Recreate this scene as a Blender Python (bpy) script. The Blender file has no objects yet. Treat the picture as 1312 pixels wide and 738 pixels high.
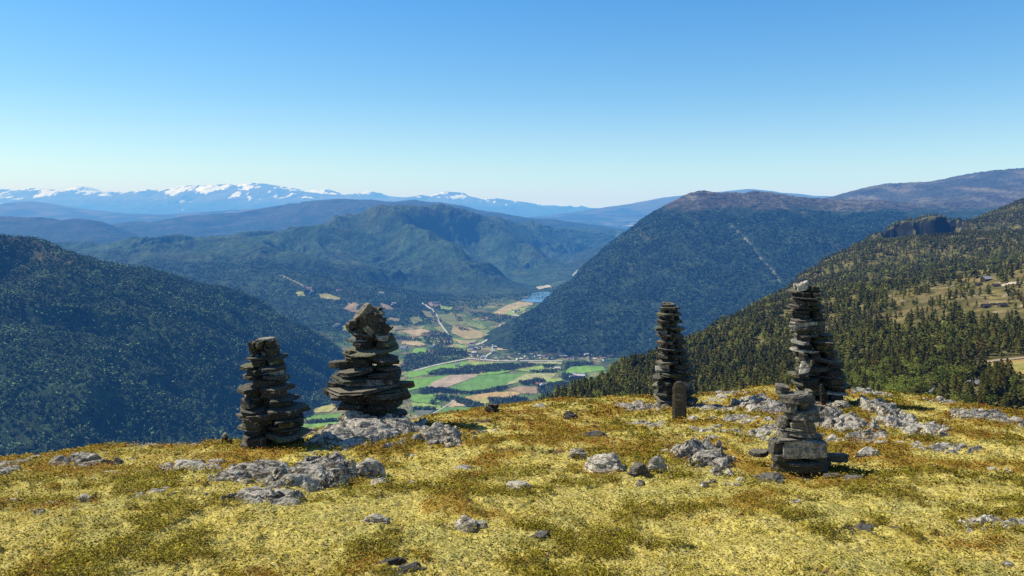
import bpy, math, random
import numpy as np

rng = np.random.default_rng(7)
random.seed(7)
scene = bpy.context.scene
COL = scene.collection
R = math.radians

# ------------------------------------------------------------------ camera geometry (photo pixels -> world)
PW, PH, FO, YH = 1312.0, 738.0, 1000.0, 268.0
PT = math.atan((PH / 2 - YH) / FO)
CP, SP = math.cos(PT), math.sin(PT)
SUN_EL, SUN_AZ = R(46), R(15)           # azimuth: ahead of due left


def at(px, py, Y):
    u = (px - PW / 2) / FO
    v = (PH / 2 - py) / FO
    k = Y / (CP + v * SP)
    return np.array([u * k, Y, (-SP + v * CP) * k])


def proj(X, Y, Z):
    d = Y * CP - Z * SP
    return PW / 2 + FO * X / d, PH / 2 - FO * (Y * SP + Z * CP) / d


# ------------------------------------------------------------------ noise
def _h(ix, iy, s):
    n = (ix * 374761393 + iy * 668265263 + s * 1274126177) & 0xFFFFFFFF
    n = ((n ^ (n >> 13)) * 1274126177) & 0xFFFFFFFF
    return (n ^ (n >> 16)) & 0xFFFFFFFF


def hash01(ix, iy=0, s=0):
    return _h(np.asarray(ix, np.int64), np.asarray(iy, np.int64), s) / 4294967295.0


_GA = np.linspace(0, 2 * math.pi, 256, endpoint=False)
_GX, _GY = np.cos(_GA).astype(np.float32), np.sin(_GA).astype(np.float32)
_PM = np.random.default_rng(1).permutation(256).astype(np.int32)


def perlin(x, y, s=0):
    x = np.asarray(x, float); y = np.asarray(y, float)
    fx0 = np.floor(x); fy0 = np.floor(y)
    ix = (fx0.astype(np.int64) + s * 37).astype(np.int32); iy = (fy0.astype(np.int64) + s * 91).astype(np.int32)
    fx = (x - fx0).astype(np.float32); fy = (y - fy0).astype(np.float32)
    ux = fx * fx * fx * (fx * (fx * 6 - 15) + 10); uy = fy * fy * fy * (fy * (fy * 6 - 15) + 10)
    hx = _PM[ix & 255]; hx1 = _PM[(ix + 1) & 255]

    def g(h, dx, dy):
        k = _PM[(h + iy + dy) & 255]
        return _GX[k] * (fx - dx) + _GY[k] * (fy - dy)
    a = g(hx, 0, 0); b = g(hx1, 1, 0); c = g(hx, 0, 1); d = g(hx1, 1, 1)
    a = a + ux * (b - a); c = c + ux * (d - c)
    return 1.5 * (a + uy * (c - a))


def fbm(x, y, o=4, s=0, gain=.5):
    r = 0; a = 1; t = 0
    for i in range(o):
        r = r + a * perlin(x, y, s + i * 17); t += a
        a *= gain; x = x * 2.03 + 7.1; y = y * 2.03 - 3.7
    return r / t * 1.6


def ridged(x, y, o=4, s=0):
    r = 0; a = 1; t = 0
    for i in range(o):
        r = r + a * (1 - 2 * np.abs(perlin(x, y, s + i * 31))); t += a
        a *= .5; x = x * 2.03 + 5.2; y = y * 2.03 + 1.3
    return r / t


def worley(x, y, s=0):
    ix = np.floor(x).astype(np.int64); iy = np.floor(y).astype(np.int64)
    best = np.full(np.shape(x), 9.0); idn = np.zeros(np.shape(x))
    for dx in (-1, 0, 1):
        for dy in (-1, 0, 1):
            cx = ix + dx; cy = iy + dy
            a = hash01(cx, cy, s); b = hash01(cx, cy, s + 5)
            d = (cx + a - x) ** 2 + (cy + b - y) ** 2
            m = d < best
            best = np.where(m, d, best); idn = np.where(m, hash01(cx, cy, s + 9), idn)
    return np.sqrt(best), idn


def sstep(a, b, x):
    t = np.clip((x - a) / (b - a), 0, 1)
    return t * t * (3 - 2 * t)


# ------------------------------------------------------------------ smooth surface through control points
class Surf:
    def __init__(self, pts, c=1.0, lam=0.0):
        P = np.array(pts, float)
        self.sc = np.abs(P[:, :2]).max()
        self.c = c / self.sc
        q = P[:, :2] / self.sc
        n = len(q)
        K = self.phi(q[:, None, :] - q[None, :, :]) - lam * np.eye(n)
        A = np.zeros((n + 3, n + 3)); A[:n, :n] = K
        A[:n, n] = 1; A[:n, n + 1:] = q; A[n, :n] = 1; A[n + 1:, :n] = q.T
        b = np.zeros(n + 3); b[:n] = P[:, 2]
        self.w = np.linalg.lstsq(A, b, rcond=None)[0]; self.q = q

    def phi(self, d):
        return np.sqrt((d ** 2).sum(-1) + self.c ** 2)

    def __call__(self, X, Y):
        sh = np.shape(X)
        p = np.stack([np.ravel(X), np.ravel(Y)], 1) / self.sc
        out = np.empty(len(p)); n = len(self.q)
        for i in range(0, len(p), 60000):
            s = p[i:i + 60000]
            out[i:i + 60000] = self.phi(s[:, None, :] - self.q[None]) @ self.w[:n] + self.w[n] + s @ self.w[n + 1:]
        return out.reshape(sh)


# ------------------------------------------------------------------ mesh helpers
def mesh_np(name, V, Fc, mats=(), cols=None, smooth=False, midx=None):
    V = np.ascontiguousarray(V, np.float32).reshape(-1, 3)
    me = bpy.data.meshes.new(name)
    me.vertices.add(len(V)); me.vertices.foreach_set('co', V.ravel())
    if isinstance(Fc, np.ndarray):
        nf, k = Fc.shape
        me.loops.add(nf * k); me.loops.foreach_set('vertex_index', np.ascontiguousarray(Fc, np.int32).ravel())
        me.polygons.add(nf); me.polygons.foreach_set('loop_start', np.arange(0, nf * k, k, dtype=np.int32))
    else:
        tot = [len(f) for f in Fc]; nf = len(Fc)
        me.loops.add(sum(tot)); me.loops.foreach_set('vertex_index', np.array([i for f in Fc for i in f], np.int32))
        me.polygons.add(nf); me.polygons.foreach_set('loop_start', np.array(np.concatenate([[0], np.cumsum(tot)[:-1]]), np.int32))
    me.polygons.foreach_set('use_smooth', np.full(nf, smooth))
    for m in mats: me.materials.append(m)
    if midx is not None: me.polygons.foreach_set('material_index', np.array(midx, np.int32))
    me.update(calc_edges=True)
    if cols is not None:
        cols = np.asarray(cols, np.float32).reshape(-1, 3)
        a = me.attributes.new('Col', 'FLOAT_COLOR', 'POINT')
        a.data.foreach_set('color', np.concatenate([cols, np.ones((len(cols), 1), np.float32)], 1).ravel())
    return me


def set_normals(me, Nn):
    Nn = np.asarray(Nn, np.float32).reshape(-1, 3)
    Nn = Nn / (np.linalg.norm(Nn, axis=1, keepdims=True) + 1e-9)
    me.polygons.foreach_set('use_smooth', np.ones(len(me.polygons), bool))
    a = me.attributes.new('custom_normal', 'FLOAT_VECTOR', 'POINT')
    a.data.foreach_set('vector', np.ascontiguousarray(Nn).ravel())
    me.update()


def link(name, me, parent=None, loc=None):
    o = bpy.data.objects.new(name, me); COL.objects.link(o)
    if parent is not None: o.parent = parent
    if loc is not None: o.location = loc
    return o


def tag(o, label=None, cat=None, group=None, kind=None):
    if label: o['label'] = label
    if cat: o['category'] = cat
    if group: o['group'] = group
    if kind: o['kind'] = kind
    return o


def grid_faces(nr, nc):
    i = np.arange(nr * nc).reshape(nr, nc)
    return np.stack([i[:-1, :-1], i[:-1, 1:], i[1:, 1:], i[1:, :-1]], -1).reshape(-1, 4)


# ------------------------------------------------------------------ materials
def new_mat(name):
    m = bpy.data.materials.new(name); m.use_nodes = True
    nt = m.node_tree; nt.nodes.clear()
    return m, nt, nt.nodes, nt.links


def noise_node(N, L, vec, scale, detail=4, rough=.55):
    n = N.new('ShaderNodeTexNoise'); n.inputs['Scale'].default_value = scale
    n.inputs['Detail'].default_value = detail; n.inputs['Roughness'].default_value = rough
    L.new(vec, n.inputs['Vector']); return n


def ramp(N, L, fac, stops):
    r = N.new('ShaderNodeValToRGB'); e = r.color_ramp.elements
    while len(e) < len(stops): e.new(.5)
    for el, (p, c) in zip(e, stops):
        el.position = p; el.color = (*c, 1) if len(c) == 3 else c
    L.new(fac, r.inputs[0]); return r


def mixc(N, L, a, b, fac, mode='MIX'):
    m = N.new('ShaderNodeMix'); m.data_type = 'RGBA'; m.blend_type = mode
    for s, v in ((0, fac), (6, a), (7, b)):
        if hasattr(v, 'is_linked') or hasattr(v, 'links'): L.new(v, m.inputs[s])
        else: m.inputs[s].default_value = v if s == 0 else (*v, 1)
    return m.outputs[2]


def mat_attr(name, sc1, sc2, lo=.6, hi=1.4, bump=0, bdist=1, rough=.95, transl=0.0):
    """colour from the mesh's own attribute, broken up by two scales of noise"""
    m, nt, N, L = new_mat(name)
    out = N.new('ShaderNodeOutputMaterial')
    tc = N.new('ShaderNodeTexCoord')
    at_ = N.new('ShaderNodeAttribute'); at_.attribute_name = 'Col'
    col = at_.outputs['Color']
    n2 = None
    if sc1:
        n1 = noise_node(N, L, tc.outputs['Object'], sc1, 5, .65)
        n2 = noise_node(N, L, tc.outputs['Object'], sc2, 4, .6)
        r1 = ramp(N, L, n1.outputs['Fac'], [(.3, (lo,) * 3), (.7, (hi,) * 3)])
        r2 = ramp(N, L, n2.outputs['Fac'], [(.3, (lo,) * 3), (.7, (hi,) * 3)])
        col = mixc(N, L, col, r1.outputs[0], 1.0, 'MULTIPLY')
        col = mixc(N, L, col, r2.outputs[0], 1.0, 'MULTIPLY')
    b = N.new('ShaderNodeBsdfPrincipled'); b.inputs['Roughness'].default_value = rough
    b.inputs['Specular IOR Level'].default_value = .15
    L.new(col, b.inputs['Base Color'])
    if bump and n2 is not None:
        bp = N.new('ShaderNodeBump'); bp.inputs['Strength'].default_value = bump; bp.inputs['Distance'].default_value = bdist
        L.new(n2.outputs['Fac'], bp.inputs['Height']); L.new(bp.outputs[0], b.inputs['Normal'])
    sh = b.outputs[0]
    if transl:
        t = N.new('ShaderNodeBsdfTranslucent'); L.new(col, t.inputs['Color'])
        mx = N.new('ShaderNodeMixShader'); mx.inputs[0].default_value = transl
        L.new(sh, mx.inputs[1]); L.new(t.outputs[0], mx.inputs[2]); sh = mx.outputs[0]
    L.new(sh, out.inputs[0])
    return m


def mat_plain(name, rgb, sc=3, lo=.75, hi=1.2, rough=.85, bump=0, bdist=.02):
    m, nt, N, L = new_mat(name)
    out = N.new('ShaderNodeOutputMaterial'); tc = N.new('ShaderNodeTexCoord')
    n1 = noise_node(N, L, tc.outputs['Object'], sc, 5, .6)
    r = ramp(N, L, n1.outputs['Fac'], [(.3, tuple(c * lo for c in rgb)), (.7, tuple(c * hi for c in rgb))])
    b = N.new('ShaderNodeBsdfPrincipled'); b.inputs['Roughness'].default_value = rough
    b.inputs['Specular IOR Level'].default_value = .3
    L.new(r.outputs[0], b.inputs['Base Color'])
    if bump:
        bp = N.new('ShaderNodeBump'); bp.inputs['Strength'].default_value = bump; bp.inputs['Distance'].default_value = bdist
        L.new(n1.outputs['Fac'], bp.inputs['Height']); L.new(bp.outputs[0], b.inputs['Normal'])
    L.new(b.outputs[0], out.inputs[0])
    return m


def mat_rock(name, dark, mid, pale, lich=.5, scale=1.0, crack=.6, green=0.0, tone=True, fiss=0.0):
    """weathered schist: grey body, dark crust, pale crustose lichen, tops painted paler as if sunlit, fine fissures"""
    m, nt, N, L = new_mat(name)
    out = N.new('ShaderNodeOutputMaterial'); tc = N.new('ShaderNodeTexCoord')
    geo = N.new('ShaderNodeNewGeometry')
    oi = N.new('ShaderNodeObjectInfo')
    v = N.new('ShaderNodeVectorMath'); v.operation = 'ADD'
    vm = N.new('ShaderNodeVectorMath'); vm.operation = 'SCALE'; vm.inputs[3].default_value = 40
    cx = N.new('ShaderNodeCombineXYZ')
    for i in range(3): L.new(oi.outputs['Random'], cx.inputs[i])
    L.new(cx.outputs[0], vm.inputs[0]); L.new(tc.outputs['Object'], v.inputs[0]); L.new(vm.outputs[0], v.inputs[1])
    P = v.outputs[0]
    mp = N.new('ShaderNodeMapping'); mp.inputs['Scale'].default_value = (1, 1, 3.2); mp.inputs['Rotation'].default_value = (.2, .25, .4)
    L.new(P, mp.inputs[0])
    n1 = noise_node(N, L, mp.outputs[0], 5 * scale, 7, .65)
    n2 = noise_node(N, L, P, 16 * scale, 6, .7)
    n3 = noise_node(N, L, P, 60 * scale, 4, .7)
    n4 = noise_node(N, L, mp.outputs[0], 9 * scale, 5, .75)
    c = ramp(N, L, n1.outputs['Fac'], [(.3, dark), (.48, mid), (.75, tuple(x * 1.25 for x in mid))]).outputs[0]
    lf = ramp(N, L, n2.outputs['Fac'], [(.62 - .22 * lich, (0, 0, 0)), (.68 - .18 * lich, (1, 1, 1))]).outputs[0]
    c = mixc(N, L, c, pale, lf)
    if green:
        gf = ramp(N, L, n4.outputs['Fac'], [(.66 - green * .1, (0, 0, 0)), (.72 - green * .1, (1, 1, 1))]).outputs[0]
        c = mixc(N, L, c, (.13, .13, .02), gf)
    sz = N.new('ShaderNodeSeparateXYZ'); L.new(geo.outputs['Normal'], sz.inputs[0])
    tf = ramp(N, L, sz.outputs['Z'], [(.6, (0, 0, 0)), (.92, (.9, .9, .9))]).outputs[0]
    c = mixc(N, L, c, tuple(x * .8 for x in pale), tf)  # upward faces painted paler: lichen tone that also imitates sunlit tops
    sp = ramp(N, L, n3.outputs['Fac'], [(.34, (.45, .45, .45)), (.5, (1, 1, 1)), (.75, (1.25, 1.25, 1.25))]).outputs[0]
    c = mixc(N, L, c, sp, 1.0, 'MULTIPLY')
    dk = ramp(N, L, n4.outputs['Fac'], [(.36, (.35, .33, .3)), (.45, (1, 1, 1))]).outputs[0]
    c = mixc(N, L, c, dk, crack, 'MULTIPLY')
    tn = ramp(N, L, oi.outputs['Random'], [(0, (.6, .6, .6)), (.5, (.95, .93, .9)), (1, (1.35, 1.28, 1.15))]).outputs[0]
    if tone: c = mixc(N, L, c, tn, 1.0, 'MULTIPLY')
    vo = N.new('ShaderNodeTexVoronoi'); vo.feature = 'DISTANCE_TO_EDGE'; vo.inputs['Scale'].default_value = 3.6 * scale
    mv = N.new('ShaderNodeMapping'); mv.inputs['Scale'].default_value = (.55, 1.7, 1.7); mv.inputs['Rotation'].default_value = (.3, .35, .75); L.new(P, mv.inputs[0])
    av = N.new('ShaderNodeVectorMath'); av.operation = 'MULTIPLY_ADD'; av.inputs[1].default_value = (.35, .35, .35); L.new(n1.outputs['Color'], av.inputs[0]); L.new(mv.outputs[0], av.inputs[2])
    L.new(av.outputs[0], vo.inputs['Vector'])
    if fiss:
        cr = ramp(N, L, vo.outputs['Distance'], [(0.0, (.10, .085, .07)), (.04, (.38, .36, .32)), (.085, (1, 1, 1))]).outputs[0]
        c = mixc(N, L, c, cr, fiss, 'MULTIPLY')
    b = N.new('ShaderNodeBsdfPrincipled'); b.inputs['Roughness'].default_value = .88; b.inputs['Specular IOR Level'].default_value = .25
    L.new(c, b.inputs['Base Color'])
    hs = N.new('ShaderNodeMath'); hs.operation = 'MULTIPLY_ADD'; hs.inputs[1].default_value = 1.6
    L.new(n4.outputs['Fac'], hs.inputs[0]); L.new(n3.outputs['Fac'], hs.inputs[2])
    bp = N.new('ShaderNodeBump'); bp.inputs['Strength'].default_value = .8; bp.inputs['Distance'].default_value = .018 / scale
    L.new(hs.outputs[0], bp.inputs['Height']); L.new(bp.outputs[0], b.inputs['Normal'])
    L.new(b.outputs[0], out.inputs[0])
    return m


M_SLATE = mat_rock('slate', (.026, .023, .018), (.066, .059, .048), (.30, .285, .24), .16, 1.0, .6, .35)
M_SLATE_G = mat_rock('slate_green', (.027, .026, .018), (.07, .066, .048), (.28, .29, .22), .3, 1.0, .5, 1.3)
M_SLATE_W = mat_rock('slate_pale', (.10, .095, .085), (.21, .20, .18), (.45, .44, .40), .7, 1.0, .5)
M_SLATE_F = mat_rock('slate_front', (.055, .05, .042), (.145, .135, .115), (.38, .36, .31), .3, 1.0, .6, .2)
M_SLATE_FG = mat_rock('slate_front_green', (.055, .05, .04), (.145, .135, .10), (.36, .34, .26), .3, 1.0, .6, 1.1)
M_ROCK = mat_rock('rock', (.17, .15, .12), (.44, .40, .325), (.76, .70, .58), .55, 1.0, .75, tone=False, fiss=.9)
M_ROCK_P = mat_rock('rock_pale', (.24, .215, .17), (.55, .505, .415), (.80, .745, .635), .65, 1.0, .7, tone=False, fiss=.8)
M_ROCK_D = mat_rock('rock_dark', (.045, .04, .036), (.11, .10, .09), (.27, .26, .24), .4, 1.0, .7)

# ------------------------------------------------------------------ far terrain layers
LAYERS = {}


def make_layer(name, pts, x0, x1, nx, Y0, Y1, ny, colf, mat, amp=0, wl=1000, c=50, seed=0, lam=0, rid=.6, post=None, micro=0, mwl=20):
    S = Surf([at(*p) for p in pts], c=c, lam=lam)
    U = np.linspace((x0 - 656) / FO, (x1 - 656) / FO, nx)
    Yv = np.geomspace(Y0, Y1, ny)
    UU, YY = np.meshgrid(U, Yv)
    XX = UU * YY
    Z = S(XX, YY)

    def nz(X, Y):
        wx = X + .35 * wl * fbm(X / wl, Y / wl, 2, seed + 91); wy = Y + .35 * wl * fbm(X / wl + 9, Y / wl, 2, seed + 97)
        d = amp * (rid * (ridged(wx / wl, wy / wl, 5, seed) - .5) * .9 + (1 - rid) * fbm(wx / wl * 1.3, wy / wl * 1.3, 5, seed + 3))
        if micro: d = d + micro * fbm(X / mwl, Y / mwl, 3, seed + 5)
        return d

    def zf(X, Y):
        z = S(X, Y) + nz(X, Y)
        return post(X, Y, z) if post else z
    Z = Z + nz(XX, YY)
    if post: Z = post(XX, YY, Z)
    px, py = proj(XX, YY, Z)
    gy = np.gradient(Z, axis=0) / np.gradient(YY, axis=0); gx = np.gradient(Z, axis=1) / np.maximum(np.gradient(XX, axis=1), 1e-6)
    slope = np.sqrt(gx ** 2 + gy ** 2)
    C = colf(XX, YY, Z, px, py, slope)
    V = np.stack([XX, YY, Z], -1)
    me = mesh_np(name, V.reshape(-1, 3), grid_faces(ny, nx), [mat], C.reshape(-1, 3), smooth=True)
    o = link(name, me); tag(o, kind='structure')
    LAYERS[name] = dict(V=V, px=px, py=py, zf=zf, slope=slope, U=U, Yv=Yv)
    return o


def lerpc(a, b, t):
    return np.asarray(a) * (1 - t[..., None]) + np.asarray(b) * t[..., None]


M_FAR = mat_attr('far_terrain', .0006, .003, .8, 1.2)
M_MID = mat_attr('mid_terrain', .006, .045, .6, 1.4, .8, 14)
M_NEARHILL = mat_attr('near_hill', .02, .1, .6, 1.4, .5, 2)

FOREST = (.026, .056, .028)
DRYGRASS = (.16, .12, .055)


def col_snow(X, Y, Z, px, py, sl):
    n = fbm(X / 900, Y / 1500, 5, 3) + .45 * fbm(X / 260, Y / 1100, 3, 6) + .5 * fbm(X / 5000, Y / 5000, 3, 8)
    c = lerpc((.05, .06, .05), (.12, .11, .10), sstep(0, 600, Z))
    s = sstep(.0, .14, .9 * n - .06 + .5 * np.abs(fbm(X / 350, Y / 1600, 3, 13)) - .2 + (Z - 780) / 900)
    return lerpc(c, (.80, .93, 1.0), s)


def bk(pts, dy, k):      # rows of points behind a crest, sunk out of sight
    return [(x, y + dy, Y * k) for x, y, Y in pts]


crest = [(-120, 250), (-50, 247), (0, 245), (50, 243), (75, 245), (100, 240), (120, 243), (150, 250), (190, 246), (230, 240), (275, 235.5), (330, 237), (370, 240), (400, 246),
         (420, 244), (445, 250), (480, 248), (510, 256), (540, 250), (560, 247), (590, 250), (620, 257), (640, 256), (680, 262), (720, 266), (770, 268), (850, 268)]
crest = [(x, y, 40000) for x, y in crest]
pts = crest + bk(crest, 22, 1.18) + [(x, 268 + 6 * math.sin(x), 35000) for x in range(-100, 900, 100)] + [(x, 290, 30000) for x in range(-100, 900, 100)]
make_layer('snow_mountains', pts, -120, 860, 700, 29000, 47000, 150, col_snow, M_FAR, 330, 2600, 120, 11)


def col_far(X, Y, Z, px, py, sl):
    n = fbm(X / 700, Y / 700, 4, 21)
    return lerpc((.03, .05, .04), (.09, .09, .075), sstep(-.3, .5, n + (Z + 150) / 500))


crest = [(-120, 266), (-50, 263), (0, 262), (30, 257.5), (60, 260), (100, 268), (140, 273), (200, 275), (260, 271), (330, 267), (400, 269), (470, 275), (540, 280)]
crest = [(x, y, 21000) for x, y in crest]
make_layer('hill', crest + bk(crest, 15, 1.2) + [(x, 285, 18000) for x in range(-100, 600, 90)] + [(x, 300, 16000) for x in range(-100, 600, 90)],
           -120, 560, 500, 15500, 25000, 110, col_far, M_FAR, 60, 2500, 150, 31)
crest = [(620, 292), (680, 281), (740, 271), (800, 262.5), (850, 253), (880, 250), (930, 246), (960, 242), (1010, 248), (1060, 252), (1120, 255)]
crest = [(x, y, 24000) for x, y in crest]


def col_r(X, Y, Z, px, py, sl):
    c = col_far(X, Y, Z, px, py, sl)
    n = fbm(X / 500, Y / 500, 3, 77)
    return lerpc(c, (.42, .40, .34), sstep(.1, .3, n) * np.exp(-(((px - 812) / 22) ** 2 + ((py - 287) / 4) ** 2)))


make_layer('hill', crest + bk(crest, 15, 1.2) + [(x, 278, 21000) for x in range(600, 1150, 90)] + [(x, 300, 17000) for x in range(600, 1150, 90)],
           600, 1130, 420, 16000, 28000, 110, col_r, M_FAR, 70, 2500, 150, 33)


def col_f2(X, Y, Z, px, py, sl):
    n = fbm(X / 400, Y / 400, 4, 41)
    return lerpc((.024, .045, .03), (.05, .06, .045), sstep(-.1, .6, n + (Z + 250) / 400))


crest = [(-120, 272), (-50, 276), (0, 276), (40, 281), (70, 283), (100, 280), (130, 284), (160, 296), (190, 310), (230, 325)]
crest = [(x, y, 10500) for x, y in crest]
make_layer('hill', crest + bk(crest, 20, 1.25) + [(x, 305, 9300) for x in range(-100, 200, 60)] + [(x, 335, 8200) for x in range(-100, 240, 60)],
           -120, 230, 300, 8000, 13000, 130, col_f2, M_MID, 70, 1300, 60, 43, micro=5, mwl=60)
crest = [(100, 306), (150, 291), (230, 279), (300, 275.5), (340, 269), (400, 259), (430, 254.5), (480, 256), (530, 259), (580, 261), (640, 272), (700, 283), (740, 287), (790, 292), (840, 301)]
crest = [(x, y, 13500) for x, y in crest]
make_layer('hill', crest + bk(crest, 20, 1.2) + [(x, 290, 12300) for x in range(150, 700, 80)] + [(x, 318, 10500) for x in range(80, 900, 80)],
           90, 850, 620, 10300, 17000, 150, col_f2, M_MID, 110, 1700, 60, 47, micro=6, mwl=70)

# valley: floor + the long ridge on its far side, as one sheet
ridge = [(40, 318, 6500), (150, 311, 6500), (250, 306, 6800), (330, 303, 7000), (380, 300, 7000), (420, 288, 7200), (460, 277, 7300), (490, 272, 7300), (515, 270, 7300),
         (545, 272, 7700), (580, 274, 8000), (600, 276, 8200), (640, 281, 8900), (690, 288, 9600), (720, 295, 10000), (760, 297, 10800), (800, 302, 11500)]
vpts = ridge + bk(ridge, 30, 1.22)
vpts += [(527, 290, 6900), (552, 302, 6700), (581, 315, 6500), (600, 330, 6300), (618, 345, 6100), (638, 357, 5900), (658, 369, 5700)]       # spur
vpts += [(552, 295, 7580), (585, 300, 7850), (610, 310, 7900), (632, 330, 7550), (650, 345, 7150), (672, 362, 6600), (692, 375, 6100)]                        # gully behind it
vpts += [(622, 290, 8050), (645, 303, 7800), (662, 319, 7550), (678, 334, 7300), (705, 348, 6900)]     # second spur
vpts += [(540, 288, 7480), (565, 298, 7700), (598, 305, 7880), (620, 320, 7750), (560, 316, 7300), (585, 332, 7250), (605, 346, 7100), (625, 354, 6900), (646, 364, 6600), (675, 309, 8700), (705, 326, 8500), (690, 330, 8300), (712, 340, 8000)]
vpts += [(660, 303, 8640), (692, 318, 8720), (718, 334, 8200)]                                          # gully behind it
vpts += [(712, 308, 9300), (735, 325, 8600), (750, 338, 8000)]
vpts += [(770, 325, 9500), (760, 335, 9000), (740, 345, 7300)]
vpts += [(400, 298, 6700), (440, 318, 6100), (480, 343, 5600), (515, 372, 5100)]                        # nearer shoulder
vpts += [(500, 292, 7050), (475, 303, 6850), (505, 320, 6550), (530, 345, 6050), (556, 372, 5550)]                                          # hollow
vpts += [(120, 330, 5600), (200, 335, 5300), (250, 338, 5200), (330, 347, 4950), (400, 362, 4600), (440, 372, 4500), (300, 365, 4500), (250, 358, 4700),
         (470, 388, 4300), (500, 395, 4250), (530, 385, 4600), (430, 410, 3850), (380, 390, 4150), (480, 415, 3850), (445, 432, 3550)]
vpts += [(520, 428, 3780), (560, 400, 4350), (600, 402, 4450), (600, 425, 3860), (640, 400, 4520), (660, 390, 4900), (640, 430, 3720), (700, 385, 5080), (675, 386, 5020), (690, 376, 5300),
         (715, 374, 5400), (700, 367, 5700), (720, 360, 6200), (740, 350, 6900), (560, 440, 3500), (520, 450, 3320)]
for Y in (1500, 1900, 2300, 2600, 2900, 3150):
    for X in (-1500, -900, -300, 300, 900, 1500):
        p = proj(X, Y, -600.0); vpts.append((p[0], p[1], Y))


def col_valley(X, Y, Z, px, py, sl):
    n = fbm(X / 260, Y / 260, 5, 51); n2 = fbm(X / 60, Y / 60, 3, 53)
    c = lerpc(FOREST, (.042, .070, .034), sstep(-.2, .6, n)) * (1 + .22 * sstep(5000, 6500, Y))[..., None]
    c = c * (1 + .45 * n2)[..., None]
    up = sstep(0, .6, n * .5 + (Z + 190) / 220)
    c = lerpc(c, (.075, .075, .045), up * .4)
    fl = sstep(-560, -600, Z) * sstep(5600, 4600, Y)
    open_ = sstep(-.25, .25, fbm(X / 170, Y / 260, 4, 59))
    c = lerpc(c, lerpc((.13, .20, .05), (.33, .29, .13), sstep(-.1, .3, fbm(X / 90, Y / 140, 3, 60))), fl * (.45 + .55 * open_))
    return c


def valley_post(X, Y, z):
    f = sstep(-520, -590, z) * sstep(5600, 4800, Y)
    flat = np.where(Y < 3300, -600.0, z)
    return z * (1 - f) + f * (S_floor(X, Y)) if False else z


make_layer('valley', vpts, 40, 840, 860, 2050, 12800, 640, col_valley, M_MID, 0, 900, 40, 57,
           post=lambda X, Y, z: z + sstep(-596, -480, z) * (185 * (.8 * ridged((X + 300 * fbm(X / 900, Y / 900, 2, 3)) / 950, (Y + 300 * fbm(X / 900, Y / 900, 2, 9)) / 950, 5, 57) - .40)) * (.35 + .65 * sstep(4300, 6500, Y))
           + sstep(-598, -560, z) * 5 * fbm(X / 35, Y / 35, 3, 58))

# near hill on the left
ac = [(-140, 300, 2450), (-60, 306, 2500), (0, 310, 2550), (44, 311, 2550), (80, 318, 2600), (117, 325, 2650), (150, 331, 2750), (188, 338, 2850), (230, 351, 2950), (270, 364, 3050),
      (310, 379, 3100), (350, 396, 3120), (390, 413, 3120), (425, 433, 3080), (452, 460, 2980)]
ac = [(x, y + 4, Y) for x, y, Y in ac]
apts = ac + bk(ac, 25, 1.2) + [(-140, 590, 1500), (-60, 590, 1520), (0, 588, 1550), (80, 585, 1600), (150, 575, 1680), (220, 565, 1780), (300, 545, 1980), (350, 524, 2230), (395, 508, 2500), (430, 492, 2720),
                               (450, 500, 2600), (420, 520, 2400), (300, 600, 1700), (150, 640, 1450), (0, 660, 1300), (-140, 660, 1300),
                               (0, 345, 2330), (60, 352, 2300), (110, 368, 2330), (0, 420, 1980), (80, 430, 2000), (160, 420, 2150), (200, 390, 2400), (240, 440, 2180), (300, 440, 2400), (300, 490, 2160),
                               (120, 500, 1780), (0, 500, 1740), (360, 450, 2650), (200, 500, 1960), (250, 395, 2600)]


def col_a(X, Y, Z, px, py, sl):
    n = fbm(X / 150, Y / 150, 4, 61)
    c = lerpc((.022, .046, .022), (.055, .085, .036), sstep(-.1, .7, n))
    return lerpc(c, (.11, .10, .05), sstep(.1, .7, fbm(X / 90, Y / 90, 3, 65) + (Z + 190) / 120) * .8)


make_layer('left_hill', apts, -140, 450, 600, 1350, 3300, 380, col_a, M_NEARHILL, 85, 560, 25, 63, micro=3, mwl=14)

# big mountain on the right of the valley with the high plateau behind it
edge = [(655, 428, 3550), (690, 398, 4000), (720, 368, 4400), (745, 345, 4700), (770, 322, 5000), (800, 298, 5300), (830, 278, 5500), (850, 268, 5600), (868, 258, 5600), (882, 250, 5500), (897, 246, 5400)]
top = [(920, 247.5, 5450), (960, 246, 5500), (985, 248, 5550), (1000, 249, 5600), (1050, 251.5, 5800), (1090, 253, 6000)]
farp = [(1040, 256, 8500), (1070, 251, 8500), (1090, 247.5, 8500), (1120, 239.5, 8500), (1150, 234, 8500), (1200, 232, 8500), (1225, 228, 8500), (1250, 221, 8500), (1285, 217.5, 8500), (1320, 215, 8500), (1420, 210, 8500)]
bpts = edge + top + farp + bk(farp, 20, 1.2) + bk(top, 20, 1.25)
bpts += [(690, 425, 4700), (720, 400, 5200), (755, 372, 5800), (790, 345, 6400), (830, 318, 6900), (870, 290, 7300), (920, 265, 7600), (980, 262, 7500)]
bpts += [(880, 272, 5000), (920, 276, 4900), (960, 280, 4800), (1000, 285, 4700), (1060, 287, 4600), (1100, 288, 4550), (1130, 284, 4700), (1160, 274, 5200), (1200, 270, 5700), (1312, 262, 5900), (1420, 258, 5900),
         (1130, 260, 6300), (1200, 252, 7200), (1312, 240, 7200), (1420, 236, 7200), (940, 262, 5150), (1000, 264, 5150), (1060, 266, 5200)]
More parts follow.
